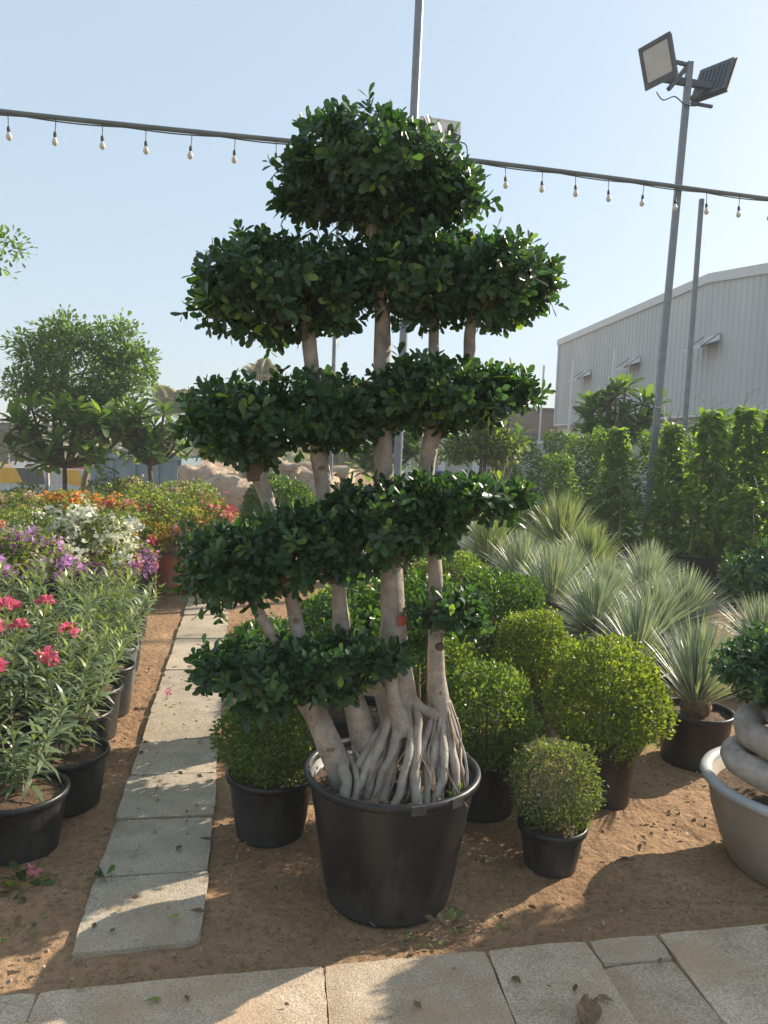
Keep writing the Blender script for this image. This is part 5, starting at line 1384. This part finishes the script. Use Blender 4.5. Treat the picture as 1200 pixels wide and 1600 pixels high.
sk = thing('waste_skip', 'blue grey steel skip full of rubbish', 'skip', (-5.25, 17.2, 0), R(-6))
V = [(-.95, -.55, .1), (.85, -.55, .1), (.85, .55, .1), (-.95, .55, .1), (-1.2, -.62, 1.2), (.95, -.62, 1.2), (.95, .62, 1.2), (-1.2, .62, 1.2)]
MB().add(V, [(0, 1, 5, 4), (1, 2, 6, 5), (2, 3, 7, 6), (3, 0, 4, 7), (3, 2, 1, 0)]).build('tub', M['skip'], sk)
rb = MB()
for q in (-.6, -.1, .42, .84): rb.box((q, -.61, .66), (.07, .06, 1.04), (R(3.5), 0, 0))
rb.build('rib', M['skip'], sk); MB().box((-.12, -.65, 1.19), (2.2, .07, .09)).build('top_rail', M['skip'], sk); MB().box((-.12, .65, 1.19), (2.2, .07, .09)).build('top_rail', M['skip'], sk)
def blob(name, mat, c, s, seed, parent=None, sub=3, amp=.35, f=1.6):
    bm = bmesh.new(); bmesh.ops.create_icosphere(bm, subdivisions=sub, radius=1)
    for v in bm.verts:
        p = v.co.copy(); k = 1 + amp * noise.fractal(p * f + Vector((seed, seed * 2, 0)), 1.0, 2.0, 4)
        v.co = Vector((p.x * s[0] * k, p.y * s[1] * k, p.z * s[2] * k))
    me = bpy.data.meshes.new(name); bm.to_mesh(me); bm.free(); me.materials.append(M[mat]); me.polygons.foreach_set('use_smooth', [True] * len(me.polygons))
    return obj(name, me, parent, c)
tag(blob('rubbish_bag', 'sack', (-5.45, 17.2, 1.28), (.34, .3, .18), 3), 'white bag heaped on top of the skip', 'bag')
tag(blob('rubbish_bag', 'charcoal', (-6.0, 17.0, 1.05), (.2, .24, .3), 8), 'black bag hanging over the left end of the skip', 'bag')
tag(MB().box((-4.75, 17.2, 1.24), (.5, .4, .16), (R(8), R(6), .3)).build('cardboard_box', M['card']), 'brown cardboard lying on the skip rubbish', 'box')
tag(blob('boulder', 'rock', (-3.1, 15.3, .42), (.75, .6, .52), 1.0, sub=4), 'large tan boulder with rough bark like surface beside the skip', 'boulder')
tag(blob('boulder', 'rock', (-3.75, 15.9, .62), (.6, .5, .50), 5.0, sub=4), 'tan boulder at the left end of the log pile', 'boulder')
tag(blob('boulder', 'rock', (-2.3, 15.6, .35), (.5, .45, .42), 9.0, sub=4), 'orange brown broken boulder in the middle of the log pile', 'boulder')
def log(label, a, b, r, seed):
    a, b = Vector(a), Vector(b); t = thing('cut_log', label, 'log', tuple(a), 0, 'cut tree trunks in the pile')
    d = b - a; pts = [tuple(d * k / 8 + Vector((0, 0, .04 * math.sin(k)))) for k in range(9)]
    MB().tube(pts, [r * (1 + .08 * math.sin(k * 1.7 + seed)) for k in range(9)], 20, False, .3, seed=seed).build('trunk', M['logm'], t, True)
    for p, sgn in ((Vector((0, 0, 0)), -1), (d, 1)):
        q = d.normalized() * sgn; e = MB(); e.tube([tuple(p + q * -.05), tuple(p + q * .012)], r * .93, 20, True); e.build('cut_end', M['cut'], t)
log('thick pale log slanting in the pile left of the ficus trunk', (-2.75, 15.9, 1.0), (-1.05, 15.4, .62), .40, 1)
log('log with sawn round end pointing right', (-2.0, 16.4, .98), (-.70, 15.9, .98), .20, 4)
log('lower log under the one with sawn round end', (-1.6, 15.7, .45), (-.85, 15.5, .6), .24, 7)
log('dark charred plank like log lying on the pile', (-2.35, 15.35, 1.32), (-1.7, 15.1, 1.08), .07, 9)
tag(blob('sand_sack', 'sack', (-2.62, 12.4, .12), (.30, .2, .13), 2.0), 'white sack on the kerb at the left of two', 'sack')
tag(blob('sand_sack', 'sack', (-2.15, 12.45, .12), (.28, .2, .12), 6.0), 'white sack on the kerb at the right of two', 'sack')

# distant scrub and rubble belt so the horizon is not empty
def far_belt():
    n = 16000
    x = RNG.uniform(-60, 40, n); y = RNG.uniform(60, 90, n) ; 
    h = 1.2 + 1.2 * np.clip(np.sin(x * .35) + .6 * np.sin(x * .9 + 1), 0, 2)
    p = np.column_stack([x, y, RNG.uniform(0, 1, n) * h])
    o = obj('far_scrub', leaf_mesh('far_scrub', p, unit(n), unit(n), RNG.uniform(.5, 1.1, n), 'obovate', M['palm'])); tag(o, 'dusty scrub and low trees along the far horizon', 'scrub', kind='stuff')
far_belt()
o = np.column_stack([RNG.uniform(-14, -4, 700), RNG.uniform(23, 33, 700), RNG.uniform(0, .25, 700)])
o = obj('rubble', leaf_mesh('rubble', o, unit(700), unit(700), RNG.uniform(.15, .5, 700), 'heart', M['rock'], smooth=False)); tag(o, 'broken rubble on the bare ground behind the barriers', 'rubble', kind='stuff')

# ------------------------------------------------------------------ litter on the sand
n = 900
x = RNG.uniform(-2.0, 2.2, n); y = RNG.uniform(1.9, 5.4, n)
P = np.column_stack([x, y, np.full(n, .014) + RNG.uniform(0, .012, n)])
fr = y - (2.074 + (x + .931) * .197); P[fr < 0, 2] = .026
keep = (fr > 0) | (RNG.random(n) < .25); P = P[keep]; n = len(P)
A = unit(n); A[:, 2] *= .25
o = obj('leaf_litter', leaf_mesh('leaf_litter', P, A, np.array([[0, 0, 1.]]) + .5 * unit(n), RNG.uniform(.012, .04, n), 'small', M['litter'])); tag(o, 'small dry leaves and crumbs scattered over the sand', 'litter', kind='stuff')
n = 900
P = np.column_stack([RNG.uniform(-2, 2.2, n), RNG.uniform(2.1, 5.2, n), RNG.uniform(.0, .012, n)])
P = P[(P[:, 1] - (2.074 + (P[:, 0] + .931) * .197)) > .03]
mb = MB()
for p in P[:760]:
    s = random.uniform(.003, .010); mb.box(tuple(p), (s * 1.4, s, s * .8), (random.random() * 3, random.random() * 3, random.random() * 3))
o = mb.build('gravel', M['rock']); tag(o, 'tiny stones and clods scattered on the sand', 'gravel', kind='stuff')
dl = single_leaf_mesh('fallen_leaf', 'obovate', M['dryleaf'])
for lb, x, y, z, s, rz in (('yellow green leaf lying on sand right of the small scruffy shrub', .98, 2.93, .018, .055, .4), ('green leaf on the front paving near the bottom left', -.62, 2.03, .03, .05, .6),
                           ('leaf on the third path slab from the front', -.68, 2.92, .034, .045, 0.1), ('green leaf on the front slab of the path, right half', -.60, 2.45, .034, .05, .2),
                           ('yellow leaf beside another on the front path slab', -.66, 2.40, .034, .045, .7), ('dark leaf on the front paving at the right', .72, 2.10, .03, .05, 2.5),
                           ('pale leaf on the sand in front of the bonsai tub', 1.12, 3.02, .02, .05, 1.5), ('green leaf on the paving below the small shrub pot', .46, 2.16, .03, .05, 1.9)):
    o = obj('fallen_leaf', dl, None, (x, y, z), (R(random.uniform(-12, 12)), R(random.uniform(-12, 12)), rz), s); tag(o, lb, 'leaf', 'single fallen leaves')
cr = thing('crumpled_leaf', 'large crumpled brown dead leaf on the paving at the bottom right', 'leaf', (.63, 2.04, .02), 1.2)
V = []
for i in range(8):
    for j in range(5):
        u, v = i / 7 - .5, j / 4 - .5; w = math.cos(u * 2.6)
        V.append((u * .13, v * .07 * w, .012 + .018 * noise.noise(Vector((u * 7, v * 7, 2))) + .03 * v * v * 2))
MB().add(V, [(i * 5 + j, (i + 1) * 5 + j, (i + 1) * 5 + j + 1, i * 5 + j + 1) for i in range(7) for j in range(4)]).build('blade', M['chip'], cr, True)
def sprig(label, x, y, n, mat, flower=None, r=.06, ls=.05):
    t = thing('fallen_sprig', label, 'sprig', (x, y, .012), 0, 'fallen sprigs on the sand')
    d = unit(n); d[:, 2] = np.abs(d[:, 2]) * .5
    obj('leaves', leaf_mesh('leaves', d * r * RNG.uniform(.1, 1, (n, 1)), d + .4 * unit(n), unit(n) + np.array([0, 0, 1.5]), ls * RNG.uniform(.6, 1.2, n), 'obovate', M[mat]), t)
    if flower: obj('petals', leaf_mesh('petals', unit(8) * .015 + np.array([.03, .0, .06]), unit(8), unit(8), np.full(8, .028), 'heart', FL[flower]), t)
sprig('fallen green sprig with a pink flower below the nearest oleander pot', -1.22, 2.60, 26, 'ficuslit', 'pink', .08)
sprig('limp green weeds on the sand in the bottom left corner', -1.12, 2.30, 14, 'litter', None, .08, .04)
sprig('green sprig lying across the second path slab joint', -.96, 2.66, 9, 'ficuslit', None, .03, .04)
sprig('dried green shoots at the right foot of the big pot', .27, 2.44, 20, 'litter', None, .07, .04)
sprig('small green tuft on the sand in front of the big pot', .17, 2.37, 12, 'ficuslit', None, .05, .03)
sprig('tuft of weeds growing in the ficus soil at its right rim', .28, 2.52, 18, 'ficuslit', None, .04, .03)
bpy.data.objects['fallen_sprig.005'].location.z = .43
sprig('orange petals fallen at the far end of the path', -1.62, 7.0, 5, 'litter', 'orange', .03, .03)
sprig('pink petals scattered beside the path near the grey pot', -1.30, 4.55, 4, 'litter', 'pink', .03, .02)
mb = MB(); rs = random.Random(7)
for k in range(26):
    x, y = rs.uniform(-1.2, 1.5), rs.uniform(2.3, 2.75) if k < 18 else rs.uniform(2.75, 4); a = rs.uniform(0, 3.1); L = rs.uniform(.04, .16)
    if y - (2.074 + (x + .931) * .197) < .04 or -.95 < x < -.5: continue
    mb.tube([(x, y, .012), (x + L * .5 * math.cos(a) + .01, y + L * .5 * math.sin(a), .018), (x + L * math.cos(a), y + L * math.sin(a), .012)], .0022, 5, True)
o = mb.build('twig_litter', M['twig'], None, True); tag(o, 'thin dry twigs strewn on the sand', 'twigs', kind='stuff')

# ------------------------------------------------------------------ dusty air
hb = MB().box((0, 830, 4.2), (2600, 1900, 10.4)).build('haze', [])
hm = bpy.data.materials.new('dusty_air'); hm.use_nodes = True
hn = hm.node_tree.nodes; hn.remove(hn['Principled BSDF'])
pv_ = hn.new('ShaderNodeVolumePrincipled')
pv_.inputs['Color'].default_value = (0.90, 0.93, 0.95, 1)
pv_.inputs['Density'].default_value = 0.003
pv_.inputs['Anisotropy'].default_value = 0.0
hm.node_tree.links.new(pv_.outputs[0], hn['Material Output'].inputs['Volume'])
hb.data.materials.append(hm)
tag(hb, kind='stuff')
